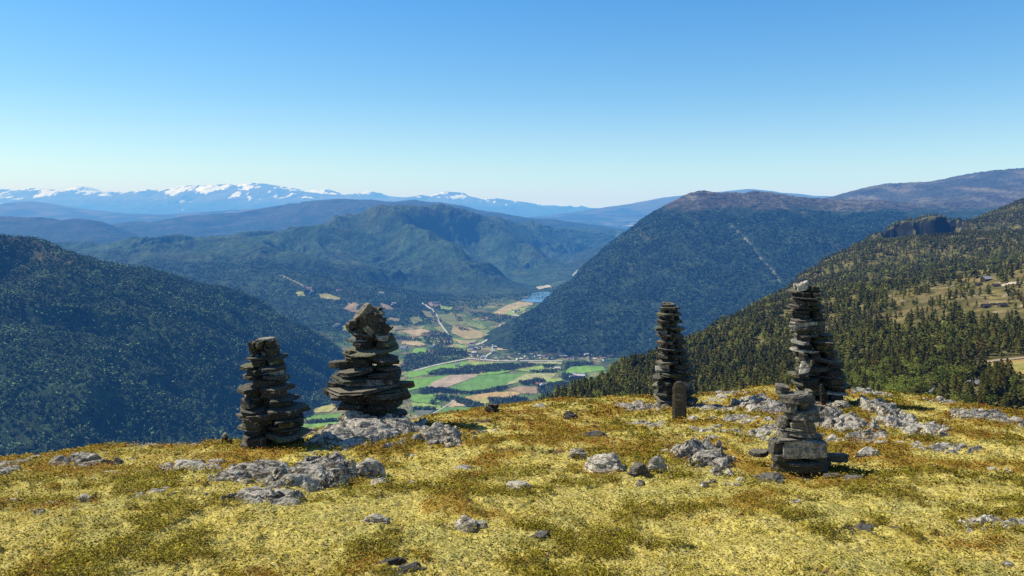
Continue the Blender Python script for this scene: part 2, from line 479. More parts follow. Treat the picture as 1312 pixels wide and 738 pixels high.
bpts += [(700, 430, 3450), (760, 400, 3650), (800, 350, 4250), (850, 335, 4250), (900, 310, 4450), (950, 340, 4050), (1000, 325, 4200), (1040, 330, 4100), (900, 400, 3500), (850, 430, 3280), (780, 440, 3230), (720, 448, 3250),
         (640, 452, 3300), (700, 458, 3150), (780, 458, 3120), (860, 460, 3050), (700, 490, 2850), (800, 490, 2850), (900, 470, 2950), (1000, 420, 3200), (1100, 350, 3700), (1200, 330, 4000), (1312, 320, 4200), (1000, 480, 2850)]


def streak(px, py, line, w):
    d = np.full(np.shape(px), 1e9)
    for (x0, y0), (x1, y1) in zip(line[:-1], line[1:]):
        t = np.clip(((px - x0) * (x1 - x0) + (py - y0) * (y1 - y0)) / ((x1 - x0) ** 2 + (y1 - y0) ** 2), 0, 1)
        d = np.minimum(d, np.hypot(px - x0 - t * (x1 - x0), py - y0 - t * (y1 - y0)))
    return d / w


def col_b(X, Y, Z, px, py, sl):
    n = fbm(X / 220, Y / 220, 5, 71); n2 = fbm(X / 40, Y / 40, 3, 73)
    c = lerpc((.022, .042, .026), (.038, .066, .034), sstep(-.1, .7, n)) * (1 + .4 * n2)[..., None]
    c = lerpc(c, (.10, .10, .05), sstep(.45, .8, fbm(X / 120, Y / 300, 4, 79)) * .6)
    bare = sstep(-.15, .45, n * .45 + (Z + 10) / 90) * sstep(5900, 5700, Y - 3 * (px - 850).clip(0))
    br = lerpc((.075, .065, .05), (.155, .145, .11), sstep(-.5, .6, fbm(X / 160, Y / 420, 5, 75)))
    br = lerpc(br, (.045, .045, .045), sstep(.3, .7, sl + .4 * n2))
    c = lerpc(c, br, bare)
    far = sstep(6600, 7200, Y) * sstep(980, 1040, px)
    c = lerpc(c, lerpc((.06, .065, .055), (.18, .16, .12), sstep(-.2, .7, fbm(X / 300, Y / 900, 5, 76))), far)
    d = streak(px + 3 * n2, py, [(935, 287), (962, 312), (975, 331), (990, 345), (1001, 362)], 1.0)
    return lerpc(c, (.30, .26, .22), np.clip(1.2 - d, 0, 1) * sstep(-.3, .4, n2))


make_layer('mountain', bpts, 620, 1420, 820, 2800, 10500, 560, col_b, M_MID, 55, 900, 40, 77, micro=7, mwl=45)

# wooded hill close by on the right
rc = [(700, 528, 400), (725, 511, 440), (750, 498, 480), (780, 483, 530), (800, 475, 560), (830, 463, 620), (860, 452, 680), (900, 432, 800), (930, 415, 900), (960, 397, 1000), (990, 379, 1150), (1020, 357, 1350),
      (1050, 338, 1500), (1090, 316, 1700), (1120, 300, 1850), (1150, 288, 1950), (1175, 284, 1950), (1200, 281, 1900), (1222, 282, 1900), (1240, 287, 1960), (1258, 281, 2050), (1280, 270, 2150), (1312, 256, 2250), (1400, 225, 2450)]
rpts = rc + bk(rc, 45, 1.35)
rpts += [(1140, 310, 1700), (1180, 309, 1800), (1200, 309, 1790), (1220, 309, 1800), (1250, 305, 1800), (1312, 300, 1750), (1400, 290, 1700),
         (1040, 372, 1010), (1100, 345, 1250), (1150, 340, 1250), (1200, 340, 1200), (1250, 338, 1150), (1312, 330, 1150), (1400, 325, 1100), (1090, 370, 960), (1150, 366, 880),
         (1200, 364, 740), (1250, 356, 660), (1312, 347, 650), (1400, 340, 650),
         (1312, 380, 500), (1250, 390, 490), (1200, 402, 500), (1150, 412, 520), (1100, 422, 540), (1050, 430, 560), (1000, 440, 570), (950, 450, 580), (900, 466, 560), (850, 482, 510), (800, 498, 460),
         (1400, 380, 480), (1400, 455, 320), (1312, 457, 330), (1250, 468, 325), (1200, 482, 300), (1150, 486, 310), (1100, 484, 340), (1050, 492, 340), (1000, 496, 360), (950, 500, 380), (900, 508, 385), (850, 516, 390), (780, 524, 390), (720, 540, 380),
         (1400, 490, 255), (1312, 492, 260), (1250, 500, 255), (1200, 512, 250), (1150, 515, 260), (1312, 530, 205), (1200, 560, 190), (1050, 560, 230), (900, 570, 260), (780, 580, 300), (1400, 540, 190)]


def knob(X, Y, z):
    """two crags: the ground drops sheer on their near side"""
    u = 656 + FO * X / Y
    for cu, wd, Yc, D in ((1196, 24, 1900, 52), (1150, 20, 1890, 34), (1222, 12, 1930, 25)):
        yc = Yc + 22 * fbm(X / 75, Y / 300, 3, 88)
        lobe = np.clip(1.25 - ((u - cu) / wd) ** 2, 0, 1)
        z = z - D * lobe * np.exp(-np.clip(yc - Y, 0, None) / 130) * sstep(yc + 8, yc - 4, Y) + 7 * lobe * np.exp(-((Y - yc - 25) / 30) ** 2)
    return z


CLEAR = [(1130, 378), (1165, 362), (1215, 355), (1255, 346), (1320, 338), (1420, 330), (1420, 425), (1312, 418), (1270, 415), (1230, 408), (1195, 412), (1165, 420), (1130, 418), (1110, 405), (1150, 395)]
FIELD = [(1226, 478), (1250, 466), (1290, 460), (1330, 455), (1420, 450), (1420, 476), (1330, 478), (1292, 486), (1260, 484)]


def inpoly(px, py, poly):
    r = np.zeros(np.shape(px), bool)
    n = len(poly)
    for i in range(n):
        x0, y0 = poly[i]; x1, y1 = poly[(i + 1) % n]
        if y0 == y1: continue
        r ^= ((y0 > py) != (y1 > py)) & (px < (x1 - x0) * (py - y0) / (y1 - y0) + x0)
    return r


def col_rr(X, Y, Z, px, py, sl):
    n = fbm(X / 40, Y / 40, 5, 81); n2 = fbm(X / 9, Y / 9, 4, 83)
    c = lerpc((.10, .10, .028), (.19, .16, .05), sstep(-.4, .5, n))
    op = inpoly(px + 8 * n, py + 4 * n, CLEAR)
    g = lerpc((.13, .12, .033), (.26, .19, .075), sstep(-.1, .5, n2 + .4 * n))
    g = lerpc(g, (.36, .30, .22), sstep(.5, .7, fbm(X / 14, Y / 14, 4, 85)))
    c = np.where(op[..., None], g, c)
    dry = sstep(.1, .5, fbm(X / 30, Y / 30, 3, 87)) * sstep(700, 500, Y)
    c = lerpc(c, (.24, .19, .09), dry * .8)
    up = sstep(.2, .7, n + (Y - 1500) / 900)
    c = lerpc(c, (.15, .125, .06), up * .6)
    c = lerpc(c, (.020, .022, .022), sstep(.7, 1.0, sl))  # steep rock painted near black, so the crags' shade is in the colour
    f = inpoly(px + 2 * n2, py + n2, FIELD)
    c = np.where(f[..., None], lerpc((.36, .24, .09), (.30, .27, .08), sstep(-.2, .3, n)), c)
    return c


rpts += [(1700, 180, 2700), (1700, 290, 1100), (1700, 320, 650), (1700, 430, 330), (1700, 480, 255), (1700, 540, 190), (1700, 260, 3400)]
make_layer('right_hill', rpts, 690, 1700, 960, 140, 2700, 640, col_rr, M_NEARHILL, 6, 110, 12, 87, rid=.4, post=knob)

# sheet under everything, out to the horizon
s = 120000.0
me = mesh_np('ground', [(-s, 150, -760), (s, 150, -760), (s, s, -760), (-s, s, -760)], np.array([[0, 1, 2, 3]]), [mat_plain('far_ground', (.05, .06, .035), .002)])
tag(link('ground', me), kind='structure')

# ------------------------------------------------------------------ fields, roads, lake draped on the valley sheet
VL = LAYERS['valley']


def drape(layer, polys, name, rgb, lift, mat=None, rough=.9, line=None, w=1.0):
    Lr = LAYERS[layer]
    V, px, py = Lr['V'], Lr['px'], Lr['py']
    cx = (px[:-1, :-1] + px[1:, 1:]) / 2; cy = (py[:-1, :-1] + py[1:, 1:]) / 2
    n = fbm(cx / 6, cy / 3, 2, 5) * .8
    if line is not None:
        m = streak(cx, cy, line, w) < 1
    else:
        m = inpoly(cx + n, cy + n * .4, polys)
    if not m.any(): print('empty drape', name); return
    nr, nc = px.shape
    idx = np.arange(nr * nc).reshape(nr, nc)
    Fq = np.stack([idx[:-1, :-1][m], idx[:-1, 1:][m], idx[1:, 1:][m], idx[1:, :-1][m]], 1)
    u, inv = np.unique(Fq, return_inverse=True)
    P = V.reshape(-1, 3)[u] + np.array([0, 0, lift])
    nn = fbm(P[:, 0] / 25, P[:, 1] / 120, 3, 9)
    C = np.asarray(rgb)[None] * (1 + .18 * nn)[:, None]
    me = mesh_np(name, P, inv.reshape(-1, 4), [mat or M_FIELD], C, smooth=True)
    tag(link(name, me), kind='structure')


M_FIELD = mat_attr('field', .01, .06, .8, 1.2)
G1, G2, G3 = (.16, .31, .05), (.13, .26, .055), (.25, .34, .08)
TAN, ORG, BRN, GRY = (.42, .33, .20), (.46, .33, .14), (.30, .22, .14), (.13, .15, .11)
FIELDS = [
    ([(523, 477), (569, 467), (596, 464), (601, 466), (580, 474), (550, 480), (523, 485)], G1), ([(500, 500), (523, 486), (575, 481), (580, 482), (546, 496), (523, 501)], G1),
    ([(577, 481), (617, 480), (575, 496), (546, 497), (557, 489)], (.38, .31, .23)), ([(617, 480), (674, 479), (646, 494), (619, 501), (591, 502), (575, 497)], G2),
    ([(674, 479), (713, 479), (706, 486), (665, 490), (646, 494)], (.36, .37, .16)), ([(660, 474), (694, 469), (720, 472), (717, 475), (678, 477)], G3),
    ([(729, 470), (772, 469), (776, 474), (747, 479), (724, 479)], G1), ([(598, 465), (669, 464), (637, 466), (610, 470)], G3), ([(674, 464), (720, 464), (720, 467), (678, 466)], (.34, .36, .14)),
    ([(699, 486), (726, 485), (720, 489), (701, 491)], G3), ([(596, 509), (628, 503), (669, 502), (660, 509), (628, 510), (598, 514)], ORG),
    ([(653, 499), (665, 495), (690, 496), (688, 505), (669, 505)], BRN), ([(591, 511), (598, 514), (628, 510), (660, 509), (628, 514), (621, 520), (607, 515)], (.36, .34, .10)),
    ([(525, 506), (575, 506), (575, 511), (557, 518), (527, 515)], G1), ([(527, 516), (559, 519), (569, 521), (562, 525), (530, 525)], G3), ([(530, 526), (557, 526), (546, 535), (539, 536)], GRY),
    ([(569, 522), (607, 522), (601, 529), (580, 531), (548, 537), (555, 530)], G2), ([(580, 513), (601, 521), (573, 522)], TAN), ([(665, 515), (697, 517), (694, 521), (665, 521)], G2),
    ([(392, 518), (436, 516), (424, 528), (392, 530)], (.40, .37, .12)), ([(392, 534), (442, 530), (442, 538), (392, 541)], G1), ([(380, 545), (432, 541), (425, 550), (380, 556)], G1), ([(418, 506), (432, 505), (445, 512), (428, 514)], TAN),
    ([(557, 403), (580, 403), (597, 410), (599, 416), (580, 418), (566, 412)], (.17, .19, .07)), ([(580, 418), (602, 420), (624, 429), (615, 434), (597, 435), (579, 427)], (.33, .27, .13)),
    ([(564, 392), (580, 394), (579, 398), (564, 396)], G3), ([(515, 425), (542, 422), (555, 426), (553, 430), (531, 431)], TAN), ([(515, 437), (536, 438), (547, 442), (538, 444), (515, 441)], (.40, .31, .17)),
    ([(531, 447), (547, 447), (546, 452), (536, 456), (527, 452)], G1), ([(632, 401), (648, 392), (664, 387), (685, 387), (681, 391), (655, 397), (652, 402), (637, 406)], (.38, .31, .16)),
    ([(646, 402), (659, 396), (677, 393), (672, 398), (655, 405)], G3), ([(597, 412), (608, 414), (624, 420), (619, 423), (600, 418)], (.18, .22, .06)),
    ([(637, 445), (650, 444), (650, 449), (637, 449)], TAN), ([(657, 450), (677, 450), (685, 452), (659, 453)], ORG), ([(599, 450), (608, 449), (606, 455), (599, 455)], (.36, .33, .12)),
    ([(379, 375), (389, 374), (391, 380), (381, 380)], (.26, .27, .09)), ([(408, 377), (420, 377), (436, 382), (434, 385), (412, 383)], (.30, .28, .10)), ([(440, 396), (447, 389), (456, 388), (460, 391), (456, 396), (461, 399), (452, 401)], (.26, .20, .12)), ([(487, 389), (494, 390), (505, 396), (499, 398), (492, 395)], (.26, .20, .12)),
    ([(497, 407), (513, 409), (511, 413), (499, 411)], (.28, .22, .12)), ([(438, 419), (451, 415), (452, 424), (440, 425)], (.26, .28, .09)), ([(548, 388), (562, 387), (566, 392), (552, 394)], BRN),
    ([(358, 353), (362, 353), (395, 368), (394, 370)], (.20, .19, .11)), ([(687, 368), (703, 365.5), (706, 368), (690, 371)], (.45, .40, .30)), ([(610, 482), (640, 474), (655, 476), (640, 480)], G1),
    ([(583, 436), (597, 437), (612, 436), (606, 441), (590, 441)], (.36, .30, .16)), ([(556, 420), (566, 418), (572, 424), (566, 428)], (.22, .24, .08)), ([(540, 398), (552, 400), (556, 408), (545, 406)], (.20, .20, .09)),
    ([(618, 424), (630, 424), (628, 431), (620, 431)], (.24, .27, .09)), ([(548, 432), (560, 432), (566, 440), (556, 444)], (.25, .30, .09)), ([(586, 442), (598, 444), (596, 450), (584, 450)], (.22, .30, .08)), ([(612, 407), (626, 405), (630, 409), (618, 411)], (.25, .22, .11)),
    ([(524, 408), (536, 406), (542, 412), (530, 416)], (.18, .20, .08)), ([(652, 436), (668, 437), (664, 441), (650, 441)], (.2, .25, .08)), ([(500, 418), (514, 417), (518, 422), (504, 424)], (.24, .22, .10)), ([(690, 450), (720, 452), (760, 455), (700, 455)], (.24, .25, .10)),
    ([(404, 545), (440, 542), (444, 550), (410, 556)], (.2, .33, .06)), ([(560, 458), (590, 455), (596, 459), (566, 463)], (.2, .30, .07)),
]
for i, (poly, c) in enumerate(FIELDS):
    drape('valley', poly, 'field', tuple(min(v * 1.15, .6) for v in c), 1.2 + .03 * i)
m, nt, N, L = new_mat('lake_water')
o_ = N.new('ShaderNodeOutputMaterial'); b_ = N.new('ShaderNodeBsdfPrincipled'); b_.inputs['Base Color'].default_value = (.13, .24, .32, 1); b_.inputs['Roughness'].default_value = .12
L.new(b_.outputs[0], o_.inputs[0])
tc = N.new('ShaderNodeTexCoord'); nn_ = noise_node(N, L, tc.outputs['Object'], .05, 4); bp_ = N.new('ShaderNodeBump'); bp_.inputs['Strength'].default_value = .15; bp_.inputs['Distance'].default_value = 1
L.new(nn_.outputs['Fac'], bp_.inputs['Height']); L.new(bp_.outputs[0], b_.inputs['Normal'])
drape('valley', [(668, 386), (680, 378), (686, 375.5), (697, 374.5), (716, 376), (712, 386), (696, 388), (679, 388)], 'lake', (.05, .2, .35), 4.0, m)
M_ROAD = mat_attr('road', .02, .1, .9, 1.1)
for ln, w in (([(541, 389), (554, 397), (559, 403), (563, 414), (570, 423), (575, 430), (578, 440)], .9), ([(641, 417), (634, 429), (628, 434), (617, 440), (611, 442)], 1.0), ([(630, 445), (632, 451), (624, 456), (620, 462)], .9),
              ([(530, 476), (560, 468), (600, 460), (640, 463), (720, 463)], .6), ([(545, 536), (560, 528), (575, 519), (584, 512)], .6), ([(655, 405), (662, 404), (668, 408)], .8)):
    drape('valley', None, 'road', (.55, .54, .50), 2.6, M_ROAD, line=ln, w=w)
drape('valley', None, 'river', (.42, .46, .48), 3.0, M_ROAD, line=[(740, 347), (737, 350), (734, 353)], w=.9)
drape('right_hill', None, 'track', (.62, .52, .40), .3, M_ROAD, line=[(1284, 366), (1295, 363), (1320, 362), (1420, 361)], w=1.3)
drape('right_hill', None, 'track', (.62, .52, .40), .3, M_ROAD, line=[(1290, 495), (1300, 491), (1320, 487), (1420, 480)], w=1.6)
drape('right_hill', None, 'track', (.42, .33, .25), .3, M_ROAD, line=[(1250, 466), (1280, 462), (1330, 457)], w=1.0)

# ------------------------------------------------------------------ hilltop in front
gp = []
for x in (-150, 150, 450, 750, 1050, 1450): gp.append(at(x, 738, 3.7))
for x in (-150, 250, 656, 1050, 1450): gp.append(at(x, 655, 5.2 if x > 300 else 5.0))
gp += [at(*p) for p in [(1018, 609, 6.9), (100, 622, 6.2), (-60, 620, 6.2), (400, 612, 6.8), (650, 600, 7.1), (820, 605, 6.9), (1250, 600, 7.0), (1400, 600, 7.0), (250, 600, 7.2), (600, 570, 8.4), (800, 562, 8.8), (1000, 560, 8.7), (1200, 572, 8.2),
                        (940, 530, 10.6), (1130, 535, 10.2), (700, 540, 10.2)]]
crestg = [(-180, 600, 8.2), (-80, 595, 8.3), (0, 592, 8.4), (100, 583, 8.8), (200, 574, 9.2), (290, 571, 9.5), (345, 567, 9.7), (400, 557, 9.9), (470, 549, 9.9), (545, 540, 10.5), (630, 528, 11.2), (700, 517, 12), (760, 513, 12.5), (820, 515, 12.3),
          (862, 521, 11.5), (920, 506, 13), (960, 503, 13.4), (1045, 512, 11.7), (1100, 504, 13.2), (1180, 511, 13), (1250, 521, 12.6), (1312, 533, 12.1), (1400, 550, 11.6), (1480, 565, 11.3)]
gp += [at(*p) for p in crestg]
gp += [at(x, y + 45, Y * 1.35) for x, y, Y in crestg[::2]] + [at(x, y + 120, Y * 2.0) for x, y, Y in crestg[::2]]
for X in (-6, -2, 2, 6): gp.append(np.array([X, .3, -1.55])); gp.append(np.array([X, -5, -1.5]))
gp += [at(x, y, Y) for x, y, Y in ((1800, 600, 9.5), (1800, 660, 6.0), (-500, 625, 7.2), (-500, 680, 5.2), (2300, 660, 8.0), (-1000, 660, 6.2), (1900, 800, 13), (-600, 800, 11), (2000, 738, 4.2), (-700, 738, 4.0))]
for u in (-1.8, -.9, -.5, 0, .5, .9, 1.8): gp += [np.array([u * 60, 60, -36.0]), np.array([u * 150, 150, -95.0])]
S_G = Surf(gp, c=.9, lam=0)


def g_low(X, Y):
    f = sstep(1, 3, Y)
    return S_G(X, Y) + .05 * fbm(X / 1.6, Y / 1.6, 3, 101) + .022 * fbm(X / .45, Y / .45, 3, 103)


def masks(X, Y):
    """ground cover: lichen, heath (orange-brown), green dwarf shrub, bare brown"""
    n1 = fbm(X / 1.1, Y / 1.1, 4, 111); n2 = fbm(X / .5, Y / .5, 4, 113); n3 = fbm(X / .9 + 40, Y / .9, 4, 117)
    far = sstep(5.6, 8.2, Y)
    n4 = fbm(X / .16, Y / .16, 3, 115)
    heath = sstep(.0, .34, 1.0 * n1 + .4 * n2 + .35 * n4 - .47 + .63 * far)
    green = sstep(.14, .36, .8 * n3 + .55 * n2 + .6 * n4 - .02 - .02 * far)
    bare = sstep(.62, .8, fbm(X / .7, Y / .7, 4, 119) + .2 * n2)
    return heath, green, bare


def g_full(X, Y):
    z = g_low(X, Y)
    h, g, b = masks(X, Y)
    d1, i1 = worley(X / .17 + .3 * fbm(X / .1, Y / .1, 2, 4), Y / .17, 121)
    d2, i2 = worley(X / .07, Y / .07, 123)
    li = (1 - h) * (1 - b)
    z = z + li * (.015 * (1 - sstep(0, .85, d1)) * (.3 + i1) + .006 * (1 - sstep(0, .8, d2)) * (.3 + i2))
    z = z + .02 * h + .014 * g + .008 * fbm(X / .06, Y / .06, 3, 127) - .03 * b
    return z, h, g, b, d1, d2, i2


U = np.concatenate([np.linspace(-2.2, -.80, 220)[:-1], np.linspace(-.80, .80, 1440), np.linspace(.80, 2.2, 220)[1:]])
Yv = np.concatenate([np.linspace(.4, 2.3, 30)[:-1], np.geomspace(2.3, 17, 680), np.geomspace(17, 150, 70)[1:]])
UU, YY = np.meshgrid(U, Yv); XX = UU * np.maximum(YY, 2.0)
Z, hm, gm, bm, d1, d2, i2 = g_full(XX, YY)
fine = fbm(XX / .05, YY / .05, 3, 131); mid = fbm(XX / .25, YY / .25, 3, 133)
C = lerpc((.54, .46, .105), (.70, .61, .20), np.clip(.5 + .5 * mid + .25 * fine, 0, 1))
C = lerpc(C, (.56, .47, .24), sstep(.55, .9, i2) * .4)
sage = sstep(-.05, .45, fbm(XX / .8 + 30, YY / .8, 4, 137) + .3 * mid)
C = lerpc(C, (.50, .48, .17), sage * .5)
C = C * (.84 + .16 * (1 - sstep(.35, .95, d2)))[..., None]  # gaps between lichen cushions painted darker, as shade
C = lerpc(C, lerpc((.23, .13, .02), (.46, .30, .045), np.clip(.5 + .6 * fine, 0, 1)), hm * .85)
C = lerpc(C, lerpc((.12, .09, .018), (.34, .27, .045), np.clip(.5 + .6 * fine, 0, 1)), gm * .8)
C = lerpc(C, lerpc((.05, .035, .025), (.16, .11, .08), np.clip(.5 + .6 * fine, 0, 1)), bm)
C = np.clip(C * np.array([1.02, 1.0, .95]), .01, .8)
M_GROUND = mat_attr('hilltop_cover', 6, 45, .84, 1.16, .2, .02)
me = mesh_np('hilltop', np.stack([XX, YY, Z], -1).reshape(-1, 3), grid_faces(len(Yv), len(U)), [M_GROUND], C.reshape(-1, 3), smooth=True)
tag(link('hilltop', me), kind='structure')
hp_x, hp_y = proj(XX, YY, Z)
# sky-line of the hilltop (photo row per column), used to leave out trees hidden behind it
CREST_U = U; CREST_PY = np.where((YY > 2.3), hp_y, 9e9).min(0)


def ghit(px, py, zf=g_low, Y0=2.5, Y1=16, n=500):
    Ys = np.geomspace(Y0, Y1, n)
    P = np.array([at(px, py, y) for y in (1.0,)])[0]
    X = P[0] * Ys; Zr = P[2] * Ys
    d = Zr - zf(X, Ys)
    k = np.argmax(d < 0)
    if not (d < 0).any(): k = np.argmin(d)
    return np.array([X[k], Ys[k], zf(X[k:k + 1], Ys[k:k + 1])[0]])


# ------------------------------------------------------------------ ground cover: leaves and lichen tufts
def leaf_quads(P, size, col, tilt=.9, aspect=.6):
    n = len(P)
    a = rng.uniform(0, 2 * math.pi, n); t = np.abs(rng.normal(0, tilt, n)).clip(0, 1.5); b = rng.uniform(0, 2 * math.pi, n)
    nrm = np.stack([np.sin(t) * np.cos(b), np.sin(t) * np.sin(b), np.cos(t)], 1)
    ref = np.stack([np.cos(a), np.sin(a), np.zeros(n)], 1)
    e1 = ref - nrm * (ref * nrm).sum(1, keepdims=True); e1 /= np.linalg.norm(e1, axis=1, keepdims=True) + 1e-9
    e2 = np.cross(nrm, e1)
    s = size[:, None]
    V = np.stack([P - e1 * s, P - e2 * s * aspect, P + e1 * s, P + e2 * s * aspect], 1)
    return V.reshape(-1, 3), np.repeat(col, 4, 0)


def scatter(n, pw=1.0, y0=2.9, y1=14.5):
    u = rng.uniform(-.92, .92, n)
    q = rng.uniform(0, 1, n)
    Y = y0 * (y1 / y0) ** q            # log-uniform in distance = denser close by
    return u * Y, Y


rock_disks = []   # filled below, ground cover is kept off the rocks


def keep_off(X, Y):
    k = np.ones(len(X), bool)
    for (cx, cy, rx, ry, rot) in rock_disks:
        c, s_ = math.cos(rot), math.sin(rot)
        dx, dy = X - cx, Y - cy
        k &= ((dx * c + dy * s_) / rx) ** 2 + ((-dx * s_ + dy * c) / ry) ** 2 > 1
    return k


# ------------------------------------------------------------------ rocks
def ico(sub):
    import bmesh
    bm = bmesh.new(); bmesh.ops.create_icosphere(bm, subdivisions=sub, radius=1)
    V = np.array([v.co[:] for v in bm.verts]); Fc = np.array([[v.index for v in f.verts] for f in bm.faces]); bm.free()
    return V, Fc


ICO = {k: ico(k) for k in (2, 3, 4, 5)}


def boulder_mesh(w, d, h, seed, mat, sub=5, strata=True):
    V, Fc = ICO[sub]
    V = V.copy(); rs = np.random.default_rng(seed)
    # angular: cut with random planes
    for i in range(13):
        nn = rs.normal(size=3); nn[2] = abs(nn[2]) * .9 + .05; nn /= np.linalg.norm(nn)
        k = rs.uniform(.5, .85)
        dd = V @ nn - k
        V -= np.where(dd > 0, dd, 0)[:, None] * nn[None] * .93
    dipa = rs.uniform(-.5, .5); nd = np.array([math.sin(dipa) * .8, rs.uniform(-.3, .3), 1]); nd /= np.linalg.norm(nd)
    s = V @ nd
    lay = s * rs.uniform(5, 8) + .5 * fbm(V[:, 0] * 1.5 + seed, V[:, 1] * 1.5, 3, seed)
    k = np.floor(lay); fr = lay - k
    off = (hash01(k.astype(int), 0, seed) - .5) * .16
    groove = -.09 * np.exp(-(np.minimum(fr, 1 - fr) / .10) ** 2)
    rad = V.copy(); rad -= (rad @ nd)[:, None] * nd
    if strata: V = V + rad * (off + groove)[:, None]
    nz = fbm(V[:, 0] * 2 + seed * .37, V[:, 1] * 2 + V[:, 2] * 1.7, 4, seed + 1) * .13 + fbm(V[:, 0] * 7 + V[:, 2] * 5, V[:, 1] * 7 + seed, 3, seed + 2) * .04
    V = V * (1 + nz)[:, None]
    V *= np.array([w / 2, d / 2, h])
    return mesh_np('rock', V, Fc, [mat], smooth=False)


def outcrop_mesh(w, d, h, cx, cy, rot, seed, mat):
    """bedrock breaking through the turf: a dipping, stepped sheet following the ground"""
    nx = int(np.clip(w / .012, 40, 170)); ny = int(np.clip(d / .014, 34, 130))
    u, v = np.meshgrid(np.linspace(-1.15, 1.15, nx), np.linspace(-1.15, 1.15, ny))
    rs = np.random.default_rng(seed)
    lx, ly = u * w / 2, v * d / 2
    c, s_ = math.cos(rot), math.sin(rot)
    X, Y = cx + lx * c - ly * s_, cy + lx * s_ + ly * c
    r = np.sqrt(u ** 2 + v ** 2) + .5 * fbm(lx / (.3 * w) + seed, ly / (.3 * w), 4, seed)
    env = np.clip(1.15 * (1 - np.abs(r) ** 3.5), -.5, 1)
    env = np.minimum(np.sign(env) * np.abs(env) ** .75, np.minimum((1.08 - np.abs(u)), (1.08 - np.abs(v))) * 6 - .4)
    da = rs.uniform(.45, .9)
    wv = .07 * fbm(lx / .5 + seed, ly / .5, 3, seed + 2)
    al = lx * math.cos(da) + ly * math.sin(da) + wv; ac_ = -lx * math.sin(da) + ly * math.cos(da) + wv
    q = ac_ / rs.uniform(.15, .24) + .35 * fbm(lx / .4, ly / .4, 3, seed + 3)
    k = np.floor(q); fr = q - k
    saw = np.where(fr < .8, fr / .8, (1 - fr) / .2)
    amp = .3 + .7 * hash01(k.astype(np.int64), 0, seed + 4)
    brk = np.floor(al / .34 + 5 * hash01(k.astype(np.int64), 3, seed))
    hb = hash01(k.astype(np.int64), brk.astype(np.int64), seed + 6)
    fb = al / .34 + 5 * hash01(k.astype(np.int64), 3, seed) - brk
    env = env * (.42 + .58 * sstep(-1.1, .75, v + .15 * fbm(lx / .3, ly / .3, 2, seed + 21)))
    z = h * env * (.82 + .25 * hb * sstep(-.2, .5, env)) + (saw - .5) * min(.12, .8 * h + .03) * amp * sstep(-.3, .3, env)
    z = z - .03 * np.exp(-(np.minimum(fb, 1 - fb) / .06) ** 2) * sstep(-.1, .3, env)
    z = z + .008 * fbm(al / .14, ac_ / .05, 3, seed + 8) + .003 * fbm(lx / .03, ly / .03, 2, seed + 9)
    z = z - .035 * sstep(.25, .5, fbm(al / .5, ac_ / .12, 3, seed + 11)) * sstep(-.1, .3, env)
    base = g_low(X, Y)
    z = base - .015 + z - .12 * sstep(.1, -.4, env)
    P = np.stack([X - cx, Y - cy, z - g_low(np.array([cx]), np.array([cy]))[0]], -1)
    return mesh_np('rock', P.reshape(-1, 3), grid_faces(ny, nx), [mat], smooth=False)


def add_outcrop(x0, x1, y0, y1, label, mat=None, hk=.7, cat='rock outcrop', rot=0.0, group=None, dk=1.0):
    xm = (x0 + x1) / 2
    pf = ghit(xm, y1); pb = ghit(xm, y0 + (y1 - y0) * .35)
    w = (x1 - x0) / FO * pf[1] * 1.22
    d = max(.7 * w, (pb[1] - pf[1]) * 1.3, .12); d = min(d, 2.2 * w) * dk
    h = max(.04, (y1 - y0) / FO * pf[1] * hk * .75)
    cx, cy = (at(xm, y1, 1.0)[0]) * (pf[1] + d * .42), pf[1] + d * .42
    seed = int(xm * 13 + y1 * 7) % 9973
    me = outcrop_mesh(w, d, h, cx, cy, rot, seed, mat or M_ROCK)
    o = link('rock_outcrop', me, loc=(cx, cy, g_low(np.array([cx]), np.array([cy]))[0]))
    tag(o, label, cat, group)
    rock_disks.append((cx, cy, w * .33, d * .33, rot))
    return o


def add_boulder(x0, x1, y0, y1, label, mat=None, cat='rock', tilt=0.0, name='rock', sink=.12, sub=4, group=None, dk=.8):
    xm = (x0 + x1) / 2
    p = ghit(xm, y1 - 1)
    w = (x1 - x0) / FO * p[1]; hh = (y1 - y0) / FO * p[1]
    d = w * dk
    cy = p[1] + d * .35; cx = at(xm, y1, 1.0)[0] * cy
    h = max(.02, hh / (1 + .6) * 1.05)
    seed = int(xm * 17 + y1 * 5) % 9973
    me = boulder_mesh(w * 1.12, d * 1.12, h, seed, mat or M_ROCK, sub)
    o = link(name, me, loc=(cx, cy, g_low(np.array([cx]), np.array([cy]))[0] + h * (.75 - sink * 2.2)))
    o.rotation_euler = (0, tilt, random.uniform(-.4, .4))
    tag(o, label, cat, group)
    rock_disks.append((cx, cy, w * .45, d * .42, 0))
    return o


